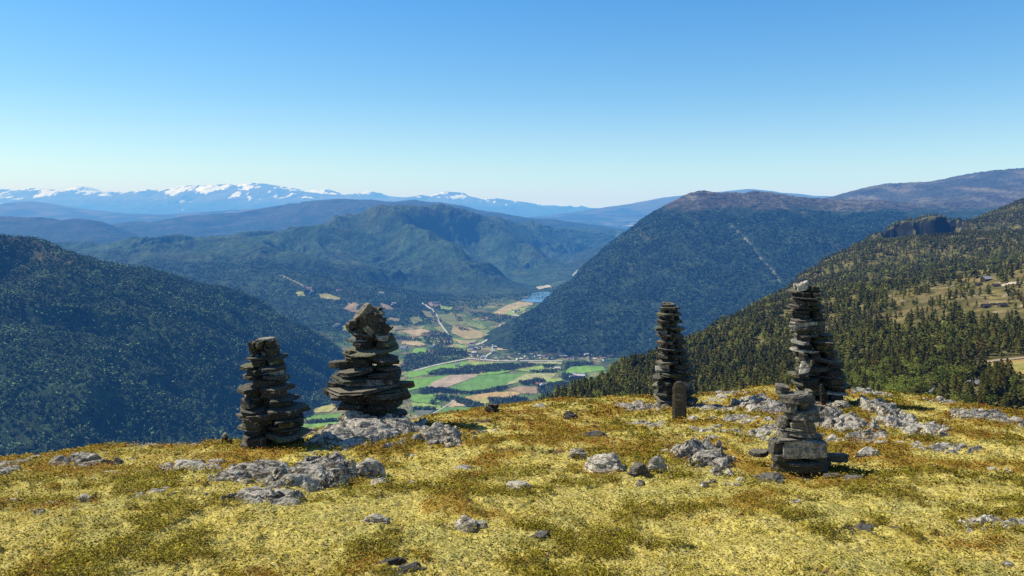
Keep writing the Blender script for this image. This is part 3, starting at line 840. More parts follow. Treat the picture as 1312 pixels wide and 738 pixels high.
OUTC = [
    (-20, 42, 584, 600, 'flat grey outcrop on the skyline at the left edge of the hilltop', M_ROCK, .8),
    (-30, 26, 597, 613, 'low weathered outcrop in the turf at the left picture edge, below the skyline slabs', M_ROCK, .8),
    (69, 141, 585, 603, 'layered pale outcrop in heath between the left edge and the far left cairn', M_ROCK, .8),
    (165, 247, 565, 576, 'long low pale outcrop on the skyline left of the tiny cairn', M_ROCK, .9),
    (192, 296, 588, 607, 'flat pale slab outcrop in heath in front of the tiny left cairn', M_ROCK_P, .6),
    (278, 392, 591, 623, 'broad furrowed grey outcrop in front of the narrow left cairn', M_ROCK, .7),
    (357, 452, 584, 629, 'largest humped grey outcrop in front of the two left cairns', M_ROCK, 1.15),
    (282, 392, 622, 648, 'sloping streaked grey slab outcrop below the humped outcrop', M_ROCK, .75),
    (170, 234, 626, 642, 'small wedge-shaped outcrop alone in orange heath on the left', M_ROCK, .8),
    (413, 540, 534, 575, 'pale cracked bedrock ledge carrying the big left cairn', M_ROCK_P, .8),
    (533, 594, 547, 576, 'broken grey bedrock to the right of the big left cairn', M_ROCK, .7),
    (350, 425, 547, 562, 'pale ledge on the skyline between the two left cairns', M_ROCK, .6),
    (784, 858, 516, 531, 'pale flat slab outcrop left of the cairn behind the upright slab', M_ROCK_P, .6),
    (862, 938, 569, 602, 'knobbly grey outcrop in front of the upright slab', M_ROCK, .8),
    (882, 950, 518, 531, 'pale bare rock strip right of the upright slab', M_ROCK_P, .5),
    (926, 984, 531, 547, 'whitish low outcrop behind and left of the front cairn', M_ROCK_P, .55),
    (946, 1004, 508, 533, 'smooth whitish rock dome left of the tall cairn', M_ROCK_P, .8),
    (1038, 1108, 524, 560, 'cracked grey rock shelf below the tall cairn', M_ROCK, .85),
    (1106, 1152, 514, 537, 'dark capped outcrop just right of the tall cairn', M_ROCK, .9),
    (1136, 1208, 533, 561, 'pale slanting slab outcrop right of the tall cairn', M_ROCK_P, .65),
    (1086, 1142, 551, 571, 'low rubbly outcrop between the front cairn and the slanting slab', M_ROCK, .6),
    (960, 1010, 545, 562, 'small pale rock shelf touching the front cairn on its left', M_ROCK_P, .6),
    (1222, 1298, 525, 544, 'layered grey outcrop in turf near the right edge of the hilltop', M_ROCK, .8),
    (1176, 1256, 568, 583, 'low pale outcrop in yellow lichen on the right', M_ROCK_P, .7),
    (1238, 1330, 664, 684, 'flat pale slab in the turf at the lower right edge', M_ROCK_P, .9),
    (1086, 1156, 673, 690, 'dark brown low rock in lichen at lower right', M_ROCK_D, .6),
    (458, 548, 724, 742, 'dark rock at the bottom edge of the picture', M_ROCK_D, .9),
    (768, 808, 677, 688, 'dark low rock in a bare hollow below the centre', M_ROCK_D, .6),
    (908, 958, 498, 507, 'pale broken rock on the skyline left of the tall cairn, beyond the smooth dome', M_ROCK_P, .8),
    (1085, 1140, 499, 509, 'pale rubble ledge on the skyline right of the tall cairn', M_ROCK_P, .8),
    (1190, 1230, 511, 520, 'low grey rock on the skyline in front of the dark-roofed cabin', M_ROCK, .8),
]
for x0, x1, y0, y1, lb, mt, hk in OUTC: add_outcrop(x0, x1, y0, y1, lb, mt, hk)
BOUL = [
    (448, 498, 585, 616, 'rounded grey boulder beside the humped outcrop on the left', M_ROCK), (425, 447, 544, 556, 'small pale block at the left foot of the big left cairn', M_ROCK_P),
    (474, 500, 612, 624, 'small pale stone below the rounded grey boulder', M_ROCK_P), (519, 535, 617, 625, 'little pale stone in brown turf right of the rounded boulder', M_ROCK_P),
    (580, 604, 597, 603, 'thin flat stone in heath in the middle of the hilltop', M_ROCK), (645, 683, 614, 631, 'dark speckled wedge stone alone in lichen near the centre', M_ROCK),
    (583, 612, 656, 683, 'upright split grey stone in lichen below the centre', M_ROCK), (604, 629, 670, 683, 'flat grey stone leaning on the split stone', M_ROCK),
    (460, 502, 660, 674, 'low grey stone in lichen at lower left of centre', M_ROCK), (729, 758, 576, 591, 'small angular rock just left of the large pale rock', M_ROCK),
    (744, 803, 577, 609, 'large pale fissured rock in front of the middle of the hilltop', M_ROCK_P), (803, 834, 587, 614, 'dark angular rock right of the large pale fissured rock', M_ROCK_D),
    (826, 858, 583, 610, 'grey-white angular rock leaning on the dark angular rock', M_ROCK), (812, 828, 613, 626, 'small grey stone below the dark angular rock', M_ROCK),
    (720, 740, 525, 540, 'reddish brown stone in heath near the skyline', M_ROCK_D), (682, 700, 517, 524, 'small pale stone on the skyline right of the little rock stack', M_ROCK_P),
    (744, 782, 553, 562, 'flat brown stone in heath above the large pale rock', M_ROCK_D), (821, 840, 693, 703, 'small dark stone in lichen at lower right of centre', M_ROCK_D),
    (676, 708, 682, 694, 'low brown stone in lichen at lower centre', M_ROCK_D), (907, 925, 598, 612, 'grey stone at the foot of the knobbly outcrop', M_ROCK), (924, 942, 600, 614, 'pale stone right of the grey stone at the knobbly outcrop', M_ROCK_P),
    (893, 909, 615, 627, 'white stone lying in lichen below the knobbly outcrop', M_ROCK_P), (1094, 1127, 575, 590, 'smooth pale boulder right of the front cairn', M_ROCK_P),
    (1236, 1248, 676, 686, 'small white stone left of the flat slab at the lower right edge', M_ROCK_P), (1282, 1302, 722, 731, 'thin white stone in the bottom right corner', M_ROCK_P),
    (4, 28, 638, 649, 'pale stone in lichen at the left edge', M_ROCK_P), (54, 78, 641, 651, 'pale stone right of the left-edge stone', M_ROCK_P), (100, 118, 634, 643, 'tiny pale stone in the turf above and right of two pale stones', M_ROCK_P),
    (42, 58, 652, 660, 'tiny grey stone below two pale stones on the left', M_ROCK), (962, 1007, 606, 621, 'dark pointed stone lying at the left foot of the front cairn', M_ROCK_D),
    (1052, 1082, 604, 618, 'flat dark stone in shade at the right foot of the front cairn', M_ROCK_D), (1076, 1112, 607, 620, 'grey flat stone in shade farther right of the front cairn foot', M_ROCK_D),
    (880, 896, 534, 543, 'small grey stone at the foot of the upright slab', M_ROCK), (1062, 1092, 512, 526, 'pale block under the leaning stone by the tall cairn', M_ROCK), (1160, 1172, 553, 560, 'tiny pale stone below the slanting slab', M_ROCK_P),
    (1120, 1134, 565, 573, 'tiny grey stone in heath above the smooth pale boulder', M_ROCK_P), (1012, 1030, 640, 648, 'half buried stone in lichen below the front cairn', M_ROCK), (140, 156, 612, 619, 'small grey stone in heath at left', M_ROCK),
    (236, 252, 598, 604, 'tiny stone in front of the flat pale slab outcrop', M_ROCK), (676, 690, 560, 566, 'tiny pale stone in orange heath at centre', M_ROCK_P), (1200, 1222, 548, 556, 'small stone right of the slanting slab', M_ROCK),
]
for x0, x1, y0, y1, lb, mt in BOUL: add_boulder(x0, x1, y0, y1, lb, mt)


for lb, gr, n_, (xa, xb, ya, yb), lo, hi, mt_ in (
        ('small pale stone among the rubble around the two right cairns', 'rubble stones around the right cairns', 26, (880, 1160, 512, 575), 6, 18, M_ROCK_P),
        ('small grey stone strewn in the turf around the knobbly outcrop', 'stones around the knobbly outcrop', 12, (840, 950, 575, 625), 5, 14, M_ROCK),
        ('small stone strewn in heath around the two left cairns', 'stones around the left cairns', 14, (400, 620, 548, 592), 5, 14, M_ROCK_P),
        ('small stone peeping through lichen on the left of the hilltop', 'small stones on the left of the hilltop', 12, (20, 360, 590, 660), 5, 14, M_ROCK)):
    for q in range(n_):
        x = random.uniform(xa, xb); y = random.uniform(ya, yb); w_ = random.uniform(lo, hi)
        add_boulder(x - w_ / 2, x + w_ / 2, y - w_ * random.uniform(.3, .6), y, lb, mt_, group=gr, sub=3)
for x0, x1, y0, y1, lb in ((1010, 1090, 556, 572, 'low flat pale bedrock behind the front cairn'), (890, 950, 545, 556, 'flat pale bedrock patch in heath right of the upright slab'), (1150, 1186, 566, 574, 'thin pale bedrock sliver in heath on the right'),
                           (800, 852, 540, 549, 'flat bedrock sliver in heath left of the upright slab'), (600, 640, 548, 556, 'thin bedrock sliver in heath right of the big left cairn'), (120, 176, 604, 612, 'thin bedrock sliver in heath on the left'), (1260, 1312, 600, 608, 'flat bedrock sliver at the right edge, below the layered outcrop')):
    add_outcrop(x0, x1, y0, y1, lb, M_ROCK_P, .7)

# ------------------------------------------------------------------ cairn stones
def slab_mesh(Lx, Ly, T, seed, mat, pointed=False):
    """one split stone: angular outline, sharp chipped edges, flat cleavage faces that wedge out"""
    rs = np.random.default_rng(seed)
    n = int(rs.integers(8, 12))
    a = np.linspace(0, 2 * math.pi, n, endpoint=False) + rs.uniform(-.28, .28, n)
    e = rs.uniform(1.25, 1.9) if pointed else rs.uniform(2.0, 4.5)
    rr = 1 / (np.abs(np.cos(a)) ** e + np.abs(np.sin(a)) ** e) ** (1 / e)
    rr *= rs.uniform(.78, 1.1, n) if pointed else rs.uniform(.74, 1.04, n)
    # finer chips between the corners
    n2 = n * 3
    a2 = np.interp(np.arange(n2) / 3, np.arange(n + 1), np.append(a, a[0] + 2 * math.pi))
    ox = np.interp(np.arange(n2) / 3, np.arange(n + 1), np.append(rr * np.cos(a), rr[0] * math.cos(a[0]))) * Lx / 2
    oy = np.interp(np.arange(n2) / 3, np.arange(n + 1), np.append(rr * np.sin(a), rr[0] * math.sin(a[0]))) * Ly / 2
    n = n2
    wx, wy = rs.uniform(-.5, .5), rs.uniform(-.3, .3)
    thin = np.clip(1 + wx * 2 * ox / Lx + wy * 2 * oy / Ly, .35, 1.6)
    sk = rs.uniform(-.25, .25, 2) * T          # slanting side faces
    zs = np.sort(rs.uniform(-.3, .3, 2))
    rings = []
    for zz, sc in ((-.5, rs.uniform(.88, .96)), (-.42, 1.0), (zs[0], rs.uniform(.96, 1.0)), (zs[0] + .04, rs.uniform(.92, 1.0)), (zs[1] + .06, rs.uniform(.95, 1.02)), (.42, rs.uniform(.92, 1.0)), (.5, rs.uniform(.84, .93))):
        j = rs.uniform(.975, 1.02, n)
        x, y = ox * sc * j + sk[0] * zz, oy * sc * j + sk[1] * zz
        z = zz * T * thin + rs.uniform(-.03, .03, n) * T
        rings.append(np.stack([x, y, z], 1))
    lo = rings[0] * [.5, .5, 1] + rs.uniform(-.02, .02, (n, 3)) * [Lx, Ly, T * 3]
    hi = rings[-1] * [.55, .55, 1] + rs.uniform(-.02, .02, (n, 3)) * [Lx, Ly, T * 4]
    V = np.concatenate(rings + [lo, hi])
    nr = len(rings)
    Fc = []
    for r in range(nr - 1):
        for i in range(n):
            k = (i + 1) % n
            Fc.append((r * n + i, r * n + k, (r + 1) * n + k, (r + 1) * n + i))
    for i in range(n):
        k = (i + 1) % n
        Fc.append((i, nr * n + i, nr * n + k, k)); Fc.append(((nr - 1) * n + i, (nr - 1) * n + k, (nr + 1) * n + k, (nr + 1) * n + i))
    Fc.append(tuple(range(nr * n + n - 1, nr * n - 1, -1))); Fc.append(tuple(range((nr + 1) * n, (nr + 1) * n + n)))
    return mesh_np('stone', V, Fc, [mat], smooth=False)


SEED = [1000]


def put_stone(root, loc, L_, W_, T, rz=0, tx=0, ty=0, mat=None, name='stone', pointed=False):
    SEED[0] += 1
    o = link(name, slab_mesh(L_, W_, T, SEED[0], mat or M_SLATE, pointed), root, loc)
    o.rotation_euler = (tx, ty, rz)
    return o


def cairn(prof, base_y, label, seed, tmin, tmax, pale=.08, wild=0.0, depth=.85, name='stone_cairn', group=None, dY=0.0, Yfix=None, big=1.0):
    """prof: (row, left, right) from top to bottom in photo pixels; stones are laid course by course"""
    rs = np.random.default_rng(seed)
    prof = sorted(prof)
    ys = np.array([p[0] for p in prof]); xl = np.array([p[1] for p in prof]); xr = np.array([p[2] for p in prof])
    bx = (xl[-1] + xr[-1]) / 2
    p = ghit(bx, base_y)
    Y = (Yfix or p[1]) + dY
    px2m = Y / FO / CP * 1.0
    X0 = at(bx, base_y, Y)[0]; z0 = at(bx, base_y, Y)[2]
    root = bpy.data.objects.new(name, None); COL.objects.link(root); root.location = (X0, Y, z0)
    tag(root, label, 'cairn', group)
    rock_disks.append((X0, Y, (xr[-1] - xl[-1]) * px2m * .45, (xr[-1] - xl[-1]) * px2m * .35, 0))
    z = -.06; H = (base_y - ys[0]) * px2m
    count = 0; course = 0
    ncourse = min(int(round((H + .06) / ((tmin + tmax) / 2 * .9))), 31)
    ts = rs.uniform(.75, 1.25, ncourse) * np.linspace(1.12, .92, ncourse)
    ts[1::2] *= .62                       # every other course is thin projecting slabs
    ts *= (H + .06) / ts.sum()
    for ci, t in enumerate(ts):
        f = (z + .06) / (H + .06)
        row = base_y - (z + t / 2) / px2m
        l, r_ = np.interp(row, ys, xl), np.interp(row, ys, xr)
        w = (r_ - l) * px2m; cx = ((l + r_) / 2 - bx) * px2m
        mt = lambda: (M_SLATE_W if rs.random() < pale else (M_SLATE_G if rs.random() < .15 else M_SLATE))
        tl = lambda: rs.normal(0, .04 + wild * f * f * .5)
        dd = w * depth
        u_ = rs.random()
        if ci % 2:
            # thin slabs that stick out of the pile
            if w < .3 or u_ < .35: segs = [(-.04, 1.04)]
            else: q = rs.uniform(.3, .7); segs = [(-.03, q), (q - .04, 1.03)]
            for (a, b) in segs:
                lw = (b - a) * w * rs.uniform(1.0, 1.2)
                sh = rs.uniform(-.06, .10) * w * (1 if a > 0 else (-1 if b < 1 else rs.choice([-1, 1])))
                put_stone(root, (cx - w / 2 + (a + b) / 2 * w + sh, -dd * .12 + rs.uniform(-.08, .05) * (.4 + w), z + t / 2 + rs.uniform(-.1, .1) * t), lw, dd * rs.uniform(.85, 1.1), t * rs.uniform(.75, 1.0), rs.uniform(-.3, .3), tl(), tl() * 1.2, mt(), pointed=rs.random() < .6); count += 1
        else:
            wi = w * rs.uniform(.80, .95)
            if w < .24: segs = [(0, 1)]
            elif u_ < .25: segs = [(0, 1)]
            elif u_ < .8 or count > 88: q = rs.uniform(.32, .68); segs = [(0, q), (q, 1)]
            else: q = rs.uniform(.25, .4); q2 = rs.uniform(.6, .75); segs = [(0, q), (q, q2), (q2, 1)]
            for (a, b) in segs:
                lw = (b - a) * wi * rs.uniform(.95, 1.08)
                tt = t * rs.uniform(.8, 1.08)
                put_stone(root, (cx - wi / 2 + (a + b) / 2 * wi + rs.uniform(-.04, .04) * w, -dd * .17 + rs.uniform(-.07, .05) * (.4 + w), z + tt / 2), lw, dd * .62 * rs.uniform(.85, 1.2), tt, rs.uniform(-.3, .3), tl(), tl() * 1.4, mt()); count += 1
            if w > .24:      # a stone behind ties the course together
                put_stone(root, (cx + rs.uniform(-.06, .06) * w, dd * .2, z + t / 2), w * rs.uniform(.75, .92), dd * .6, t * 1.0, rs.uniform(-.2, .2), tl(), tl() * .7, mt()); count += 1
        z += t; course += 1
    if count > 86: print('stones', label[:20], count)
    return root


CG = 'stone cairns on the hilltop'
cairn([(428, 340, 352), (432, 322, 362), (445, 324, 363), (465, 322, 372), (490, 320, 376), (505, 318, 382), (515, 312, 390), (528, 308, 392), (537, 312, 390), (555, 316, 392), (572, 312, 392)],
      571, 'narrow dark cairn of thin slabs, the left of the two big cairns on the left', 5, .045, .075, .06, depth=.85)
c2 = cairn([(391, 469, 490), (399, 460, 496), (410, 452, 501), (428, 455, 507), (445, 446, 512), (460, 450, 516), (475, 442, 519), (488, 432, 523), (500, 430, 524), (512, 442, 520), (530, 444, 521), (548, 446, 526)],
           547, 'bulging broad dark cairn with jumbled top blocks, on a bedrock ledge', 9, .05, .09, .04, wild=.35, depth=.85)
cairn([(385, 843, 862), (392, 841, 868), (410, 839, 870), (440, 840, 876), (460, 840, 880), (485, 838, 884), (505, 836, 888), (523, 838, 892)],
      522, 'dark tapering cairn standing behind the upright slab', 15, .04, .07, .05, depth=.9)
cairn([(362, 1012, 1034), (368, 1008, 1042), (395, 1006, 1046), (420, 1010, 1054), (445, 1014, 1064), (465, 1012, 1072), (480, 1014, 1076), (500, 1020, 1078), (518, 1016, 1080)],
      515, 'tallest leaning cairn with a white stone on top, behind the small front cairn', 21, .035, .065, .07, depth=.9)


def px_stones(root, Y, bx, by, lst, yoff=0.0):
    k = Y / FO
    for x0, x1, y0, y1, dy, dep, tilt, mt in lst:
        w = (x1 - x0) * k; t = (y1 - y0) * k
        put_stone(root, (((x0 + x1) / 2 - bx) * k, dy, (by - (y0 + y1) / 2) * k), w * 1.04, dep, t * 1.02, random.uniform(-.15, .15), random.uniform(-.04, .04), tilt, mt)


# extra stones on the broad cairn: top jumble and long protruding slabs
k2 = c2.location.y / FO; bx2 = (444 + 528) / 2
px_stones(c2, c2.location.y, bx2, 547, [])
for (xa, ya, w, t, rz, ty, tx, mt) in [(471, 394, 30, 9, .2, -.7, .1, M_SLATE_F), (479, 402, 30, 14, .1, .1, 0, M_SLATE), (478, 411, 38, 9, -.1, -.05, 0, M_SLATE), (487, 396, 19, 9, .1, .4, .2, M_SLATE), (456, 410, 20, 7, 0, -.2, .1, M_SLATE), (496, 414, 20, 9, .3, .4, 0, M_SLATE), (480, 417, 28, 10, .4, .75, .3, M_SLATE_F),
                                       (466, 420, 22, 12, -.2, .5, 0, M_SLATE), (495, 424, 26, 12, .2, .7, .1, M_SLATE), (444, 460, 40, 7, 0, -.08, 0, M_SLATE), (518, 487, 44, 6, 0, .02, 0, M_SLATE), (438, 499, 46, 8, 0, .05, 0, M_SLATE), (512, 503, 40, 8, 0, -.06, 0, M_SLATE),
                                       (436, 490, 36, 8, 0, .1, 0, M_SLATE)]:
    o = put_stone(c2, ((xa - bx2) * k2, -.12, (547 - ya) * k2), w * k2, .22, t * k2, rz, tx, ty, mt)

# the small front cairn, stone by stone
p = ghit(1018, 611); Yc = p[1] + .12; kf = Yc / FO
root = bpy.data.objects.new('stone_cairn', None); COL.objects.link(root); b0 = at(1018, 611, Yc); root.location = b0
tag(root, 'small pale cairn of stacked blocks in front, nearest to the viewer', 'cairn')
rock_disks.append((b0[0], b0[1], .26, .2, 0))
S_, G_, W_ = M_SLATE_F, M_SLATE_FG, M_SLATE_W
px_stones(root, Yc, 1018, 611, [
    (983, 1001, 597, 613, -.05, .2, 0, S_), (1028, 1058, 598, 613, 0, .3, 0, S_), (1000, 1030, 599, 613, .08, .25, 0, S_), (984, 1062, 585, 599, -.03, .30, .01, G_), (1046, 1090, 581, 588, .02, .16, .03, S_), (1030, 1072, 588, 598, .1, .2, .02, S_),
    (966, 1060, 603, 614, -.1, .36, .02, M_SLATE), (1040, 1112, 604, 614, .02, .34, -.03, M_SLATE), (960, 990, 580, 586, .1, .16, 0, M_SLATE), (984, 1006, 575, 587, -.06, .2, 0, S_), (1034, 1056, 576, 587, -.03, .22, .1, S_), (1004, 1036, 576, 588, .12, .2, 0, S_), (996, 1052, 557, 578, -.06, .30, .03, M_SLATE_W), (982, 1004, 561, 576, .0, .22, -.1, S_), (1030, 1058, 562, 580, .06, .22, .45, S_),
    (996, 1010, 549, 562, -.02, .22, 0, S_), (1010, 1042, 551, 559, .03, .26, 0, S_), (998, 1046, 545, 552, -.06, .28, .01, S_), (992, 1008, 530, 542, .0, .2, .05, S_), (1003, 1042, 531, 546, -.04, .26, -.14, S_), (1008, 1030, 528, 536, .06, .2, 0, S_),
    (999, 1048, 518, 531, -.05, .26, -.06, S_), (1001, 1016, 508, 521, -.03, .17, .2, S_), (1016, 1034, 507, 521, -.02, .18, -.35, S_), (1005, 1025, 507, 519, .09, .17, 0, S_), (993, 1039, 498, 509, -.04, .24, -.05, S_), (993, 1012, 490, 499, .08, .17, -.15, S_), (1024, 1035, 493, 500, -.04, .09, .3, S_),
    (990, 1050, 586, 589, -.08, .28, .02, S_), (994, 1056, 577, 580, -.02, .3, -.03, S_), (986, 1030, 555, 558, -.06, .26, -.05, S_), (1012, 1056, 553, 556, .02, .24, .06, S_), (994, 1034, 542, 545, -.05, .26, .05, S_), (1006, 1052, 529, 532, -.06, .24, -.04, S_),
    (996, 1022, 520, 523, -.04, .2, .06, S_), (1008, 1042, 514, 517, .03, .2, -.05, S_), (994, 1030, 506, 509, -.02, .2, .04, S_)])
S_ = M_SLATE

# white capping stones on the tall cairn
tc_ = [o for o in bpy.data.objects if o.get('label', '').startswith('tallest')][0]
kt = tc_.location.y / FO; bxt = (1016 + 1080) / 2
for (xa, ya, w, t, dy, ty, mt) in [(1020, 363, 19, 10, -.08, -.35, M_ROCK_P), (1033, 366, 20, 6, -.05, .1, S_), (1014, 415, 22, 5, -.18, -.1, W_), (1024, 409, 50, 5, -.19, -.08, W_), (1020, 464, 14, 17, -.29, .1, M_ROCK_P), (1018, 472, 22, 7, -.28, 0, S_)]:
    put_stone(tc_, ((xa - bxt) * kt, dy, (515 - ya) * kt), w * kt, .14 if w < 30 else .2, t * kt, 0, 0, ty, mt)

# tiny cairns on the skyline
for nm, bx, by, lst, lb in (
    ('stone_cairn', 289, 573, [(281, 298, 566, 574, 0, .14, 0, S_), (283, 296, 562, 567, 0, .1, .1, S_), (284, 293, 558, 562, 0, .08, -.1, S_), (286, 291, 554, 558, 0, .05, 0, M_SLATE_W)], 'tiny dark cairn on the skyline left of the narrow cairn'),
    ('stone_cairn', 631, 531, [(623, 640, 525, 533, 0, .16, -.1, S_), (621, 637, 521, 526, -.02, .12, .2, S_), (627, 640, 519, 523, .02, .1, -.25, S_), (625, 634, 517, 520, 0, .08, .1, S_)], 'little dark heap of stones on the skyline in front of the green fields')):
    p = ghit(bx, by + 1); r = bpy.data.objects.new(nm, None); COL.objects.link(r); b0 = at(bx, by, p[1] + .1); r.location = b0
    tag(r, lb, 'cairn'); px_stones(r, p[1] + .1, bx, by, lst)


# upright slab and the leaning stone
def upright(x0, x1, y0, y1, label, tilt, mat, wtop=.7, yo=.05):
    p = ghit((x0 + x1) / 2, y1); Y = p[1] + yo; k = Y / FO
    w, h = (x1 - x0) * k, (y1 - y0) * k
    rs = np.random.default_rng(int(x0)); n = 18; V = []; Fc = []
    for j in range(n):
        f = j / (n - 1)
        ww = w * (1 - (1 - wtop) * f ** 2) * (1 if f < .86 else math.sqrt(max(.06, 1 - ((f - .86) / .15) ** 2)))
        th = .075 * (1 - .35 * f)
        cx = rs.uniform(-.003, .003)
        for (a, b) in ((-.5, -.3), (-.3, -.5), (.28, -.5), (.5, -.25), (.5, .3), (.3, .5), (-.3, .5), (-.5, .25)):
            V.append((cx + a * ww + rs.uniform(-.003, .003), b * th + rs.uniform(-.003, .003), -.08 + f * (h + .08)))
    for j in range(n - 1):
        for i in range(8): k2_ = (i + 1) % 8; Fc.append((j * 8 + i, j * 8 + k2_, (j + 1) * 8 + k2_, (j + 1) * 8 + i))
    Fc.append(tuple(range((n - 1) * 8, n * 8))); Fc.append(tuple(range(7, -1, -1)))
    o = link('standing_stone', mesh_np('standing_stone', V, Fc, [mat]), loc=at((x0 + x1) / 2, y1, Y)); o.rotation_euler = (0, tilt, -.25)
    tag(o, label, 'standing stone')


M_UP = mat_rock('upright_slab', (.08, .065, .045), (.15, .125, .09), (.22, .20, .17), .15, 1.0, .4)
upright(861, 880, 487, 539, 'smooth upright stone slab with a rounded top, set in turf before a cairn', -.03, M_UP, .85)
upright(1052, 1061, 491, 521, 'thin pointed stone leaning upright at the foot of the tall cairn', -.18, M_SLATE, .35, -.1)

# ------------------------------------------------------------------ plants of the hilltop (uncountable ground cover)
LV, LC, TV, TCc = [], [], [], []
n = 92000
X, Y = scatter(n)
h, g, b = masks(X, Y)
pick = rng.uniform(0, 1, n)
kp = keep_off(X, Y)
zt, *_ = g_full(X, Y)
isH = (pick < h * .85) & kp
isG = (~isH) & (pick < .05 + g * .9) & kp
def plants(sel, nl, hgt, spread, cols, szk, tilt=.8):
    x, y, z = X[sel], Y[sel], zt[sel]
    m_ = len(x)
    hh = hgt * rng.uniform(.5, 1.3, m_)
    base = np.stack([x, y, z], 1)
    ci = rng.integers(0, len(cols), m_); col = np.array(cols)[ci]
    ang = rng.uniform(0, 2 * math.pi, (m_, nl)); rr = np.sqrt(rng.uniform(0, 1, (m_, nl))) * spread * (1 + .06 * (y - 4).clip(0))[:, None]
    up = rng.uniform(.1, 1, (m_, nl)) * hh[:, None] * np.sqrt(1 - .6 * (rr / (spread * 2)) ** 2)
    P = np.stack([base[:, 0:1] + rr * np.cos(ang), base[:, 1:2] + rr * np.sin(ang), base[:, 2:3] + up], -1).reshape(-1, 3)
    size = (np.repeat(np.maximum(.0065, .0014 * y), nl) * szk * rng.uniform(.6, 1.3, m_ * nl))
    c = np.repeat(col, nl, 0) * rng.uniform(.65, 1.4, (m_ * nl, 1)) * (.65 + .5 * (up / hh[:, None]).reshape(-1, 1))  # random tone; leaves low on the plant painted darker as shade
    v, cc = leaf_quads(P, size, c, tilt)
    LV.append(v); LC.append(cc)


plants(isH, 9, .035, .05, [(.40, .22, .025), (.46, .28, .03), (.26, .13, .025), (.46, .33, .045), (.34, .27, .03), (.36, .13, .03), (.42, .35, .04), (.36, .32, .03)], 1.0)
plants(isG, 12, .045, .045, [(.30, .27, .02), (.42, .37, .03), (.22, .19, .02), (.50, .43, .05), (.38, .28, .03), (.15, .12, .02)], 1.05)
V = np.concatenate(LV); Cc = np.concatenate(LC)
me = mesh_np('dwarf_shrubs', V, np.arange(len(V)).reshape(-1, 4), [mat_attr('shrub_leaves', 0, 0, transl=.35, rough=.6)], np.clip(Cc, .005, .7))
Nn = np.repeat(rng.normal(0, .6, (len(V) // 4, 3)) + [0, 0, .9], 4, 0)
set_normals(me, Nn)
tag(link('dwarf_shrubs', me), kind='stuff')
n = 660000
X, Y = scatter(n)
h, g, b = masks(X, Y)
kp = keep_off(X, Y) & (rng.uniform(0, 1, n) > h * .9) & (rng.uniform(0, 1, n) > g * .8) & (rng.uniform(0, 1, n) > b)
X, Y = X[kp], Y[kp]
zt, *_ = g_full(X, Y)
P = np.stack([X, Y, zt + rng.uniform(-.003, .005, len(X))], 1)
pal = np.array([(.58, .49, .12), (.66, .58, .18), (.54, .45, .10), (.66, .56, .22), (.56, .53, .14)])
sg = sstep(-.05, .45, fbm(X / .8 + 30, Y / .8, 4, 137) + .3 * fbm(X / .25, Y / .25, 3, 133))
c = lerpc(pal[rng.integers(0, 5, len(X))], (.50, .48, .17), sg * .5) * np.array([.93, .905, .88]) * rng.uniform(.8, 1.15, (len(X), 1))
v, cc = leaf_quads(P, np.maximum(.006, .0013 * Y) * rng.uniform(.6, 1.3, len(X)), c, .28, .85)
me = mesh_np('lichen', v, np.arange(len(v)).reshape(-1, 4), [mat_attr('lichen_tufts', 0, 0, transl=.3)], np.clip(cc, .005, .75))
Nn = np.repeat(rng.normal(0, .38, (len(v) // 4, 3)) + [0, 0, 1], 4, 0)
set_normals(me, Nn)
tag(link('lichen', me), kind='stuff')


# ------------------------------------------------------------------ trees
def crown_pine(nq, seed, lobes=False):
    """leaf clumps of a conifer about 1 unit tall (0..1)"""
    rs = np.random.default_rng(seed)
    f = rs.uniform(0, 1, nq) ** .8
    hgt = .14 + .86 * f
    lay = np.sin(hgt * 34 + rs.uniform(0, 6)) * .5 + .5
    rad = (.20 * (1 - f) ** .75 + .018) * (.55 + .6 * lay) * rs.uniform(.35, 1.1, nq)
    a = rs.uniform(0, 2 * math.pi, nq)
    rad *= 1 + .35 * np.sin(a * 2 + rs.uniform(0, 6) + hgt * 9)
    P = np.stack([rad * np.cos(a), rad * np.sin(a), hgt - rad * .25], 1)
    s = rs.uniform(.03, .06, nq) * (1.25 - .7 * f) * math.sqrt(240 / nq) ** .8
    return P, s, rad, hgt


def crown_birch(nq, seed):
    rs = np.random.default_rng(seed)
    cs = rs.normal(0, 1, (9, 3)) * [.13, .13, .17] + [0, 0, .6]
    i = rs.integers(0, 9, nq)
    d = rs.normal(0, 1, (nq, 3)); d /= np.linalg.norm(d, axis=1, keepdims=True)
    P = cs[i] + d * rs.uniform(.5, 1, (nq, 1)) ** .5 * [.15, .15, .17]
    P[:, 2] = np.clip(P[:, 2], .12, 1.05)
    s = rs.uniform(.025, .05, nq) * math.sqrt(240 / nq) ** .8
    return P, s, np.hypot(P[:, 0], P[:, 1]), P[:, 2]


def quads_of(P, s, rs, aspect=.75):
    n = len(P)
    d1 = rs.normal(0, 1, (n, 3)); d1 /= np.linalg.norm(d1, axis=1, keepdims=True)
    d2 = rs.normal(0, 1, (n, 3)); d2 -= d1 * (d1 * d2).sum(1, keepdims=True); d2 /= np.linalg.norm(d2, axis=1, keepdims=True)
    s = s[:, None]
    return np.stack([P - d1 * s, P + d2 * s * aspect, P + d1 * s, P - d2 * s * aspect], 1)


def crown_normals(P, rs):
    o = P.copy(); o[:, 2] = (P[:, 2] - .35) * .45
    o /= np.linalg.norm(o, axis=1, keepdims=True) + 1e-9
    return o * .9 + [0, 0, .35] + rs.normal(0, .35, o.shape)


def face_out(q, cn):
    g = np.cross(q[:, 1] - q[:, 0], q[:, 2] - q[:, 0])
    f = (g * cn).sum(1) < 0
    q = q.copy(); q[f] = q[f][:, ::-1]
    return q


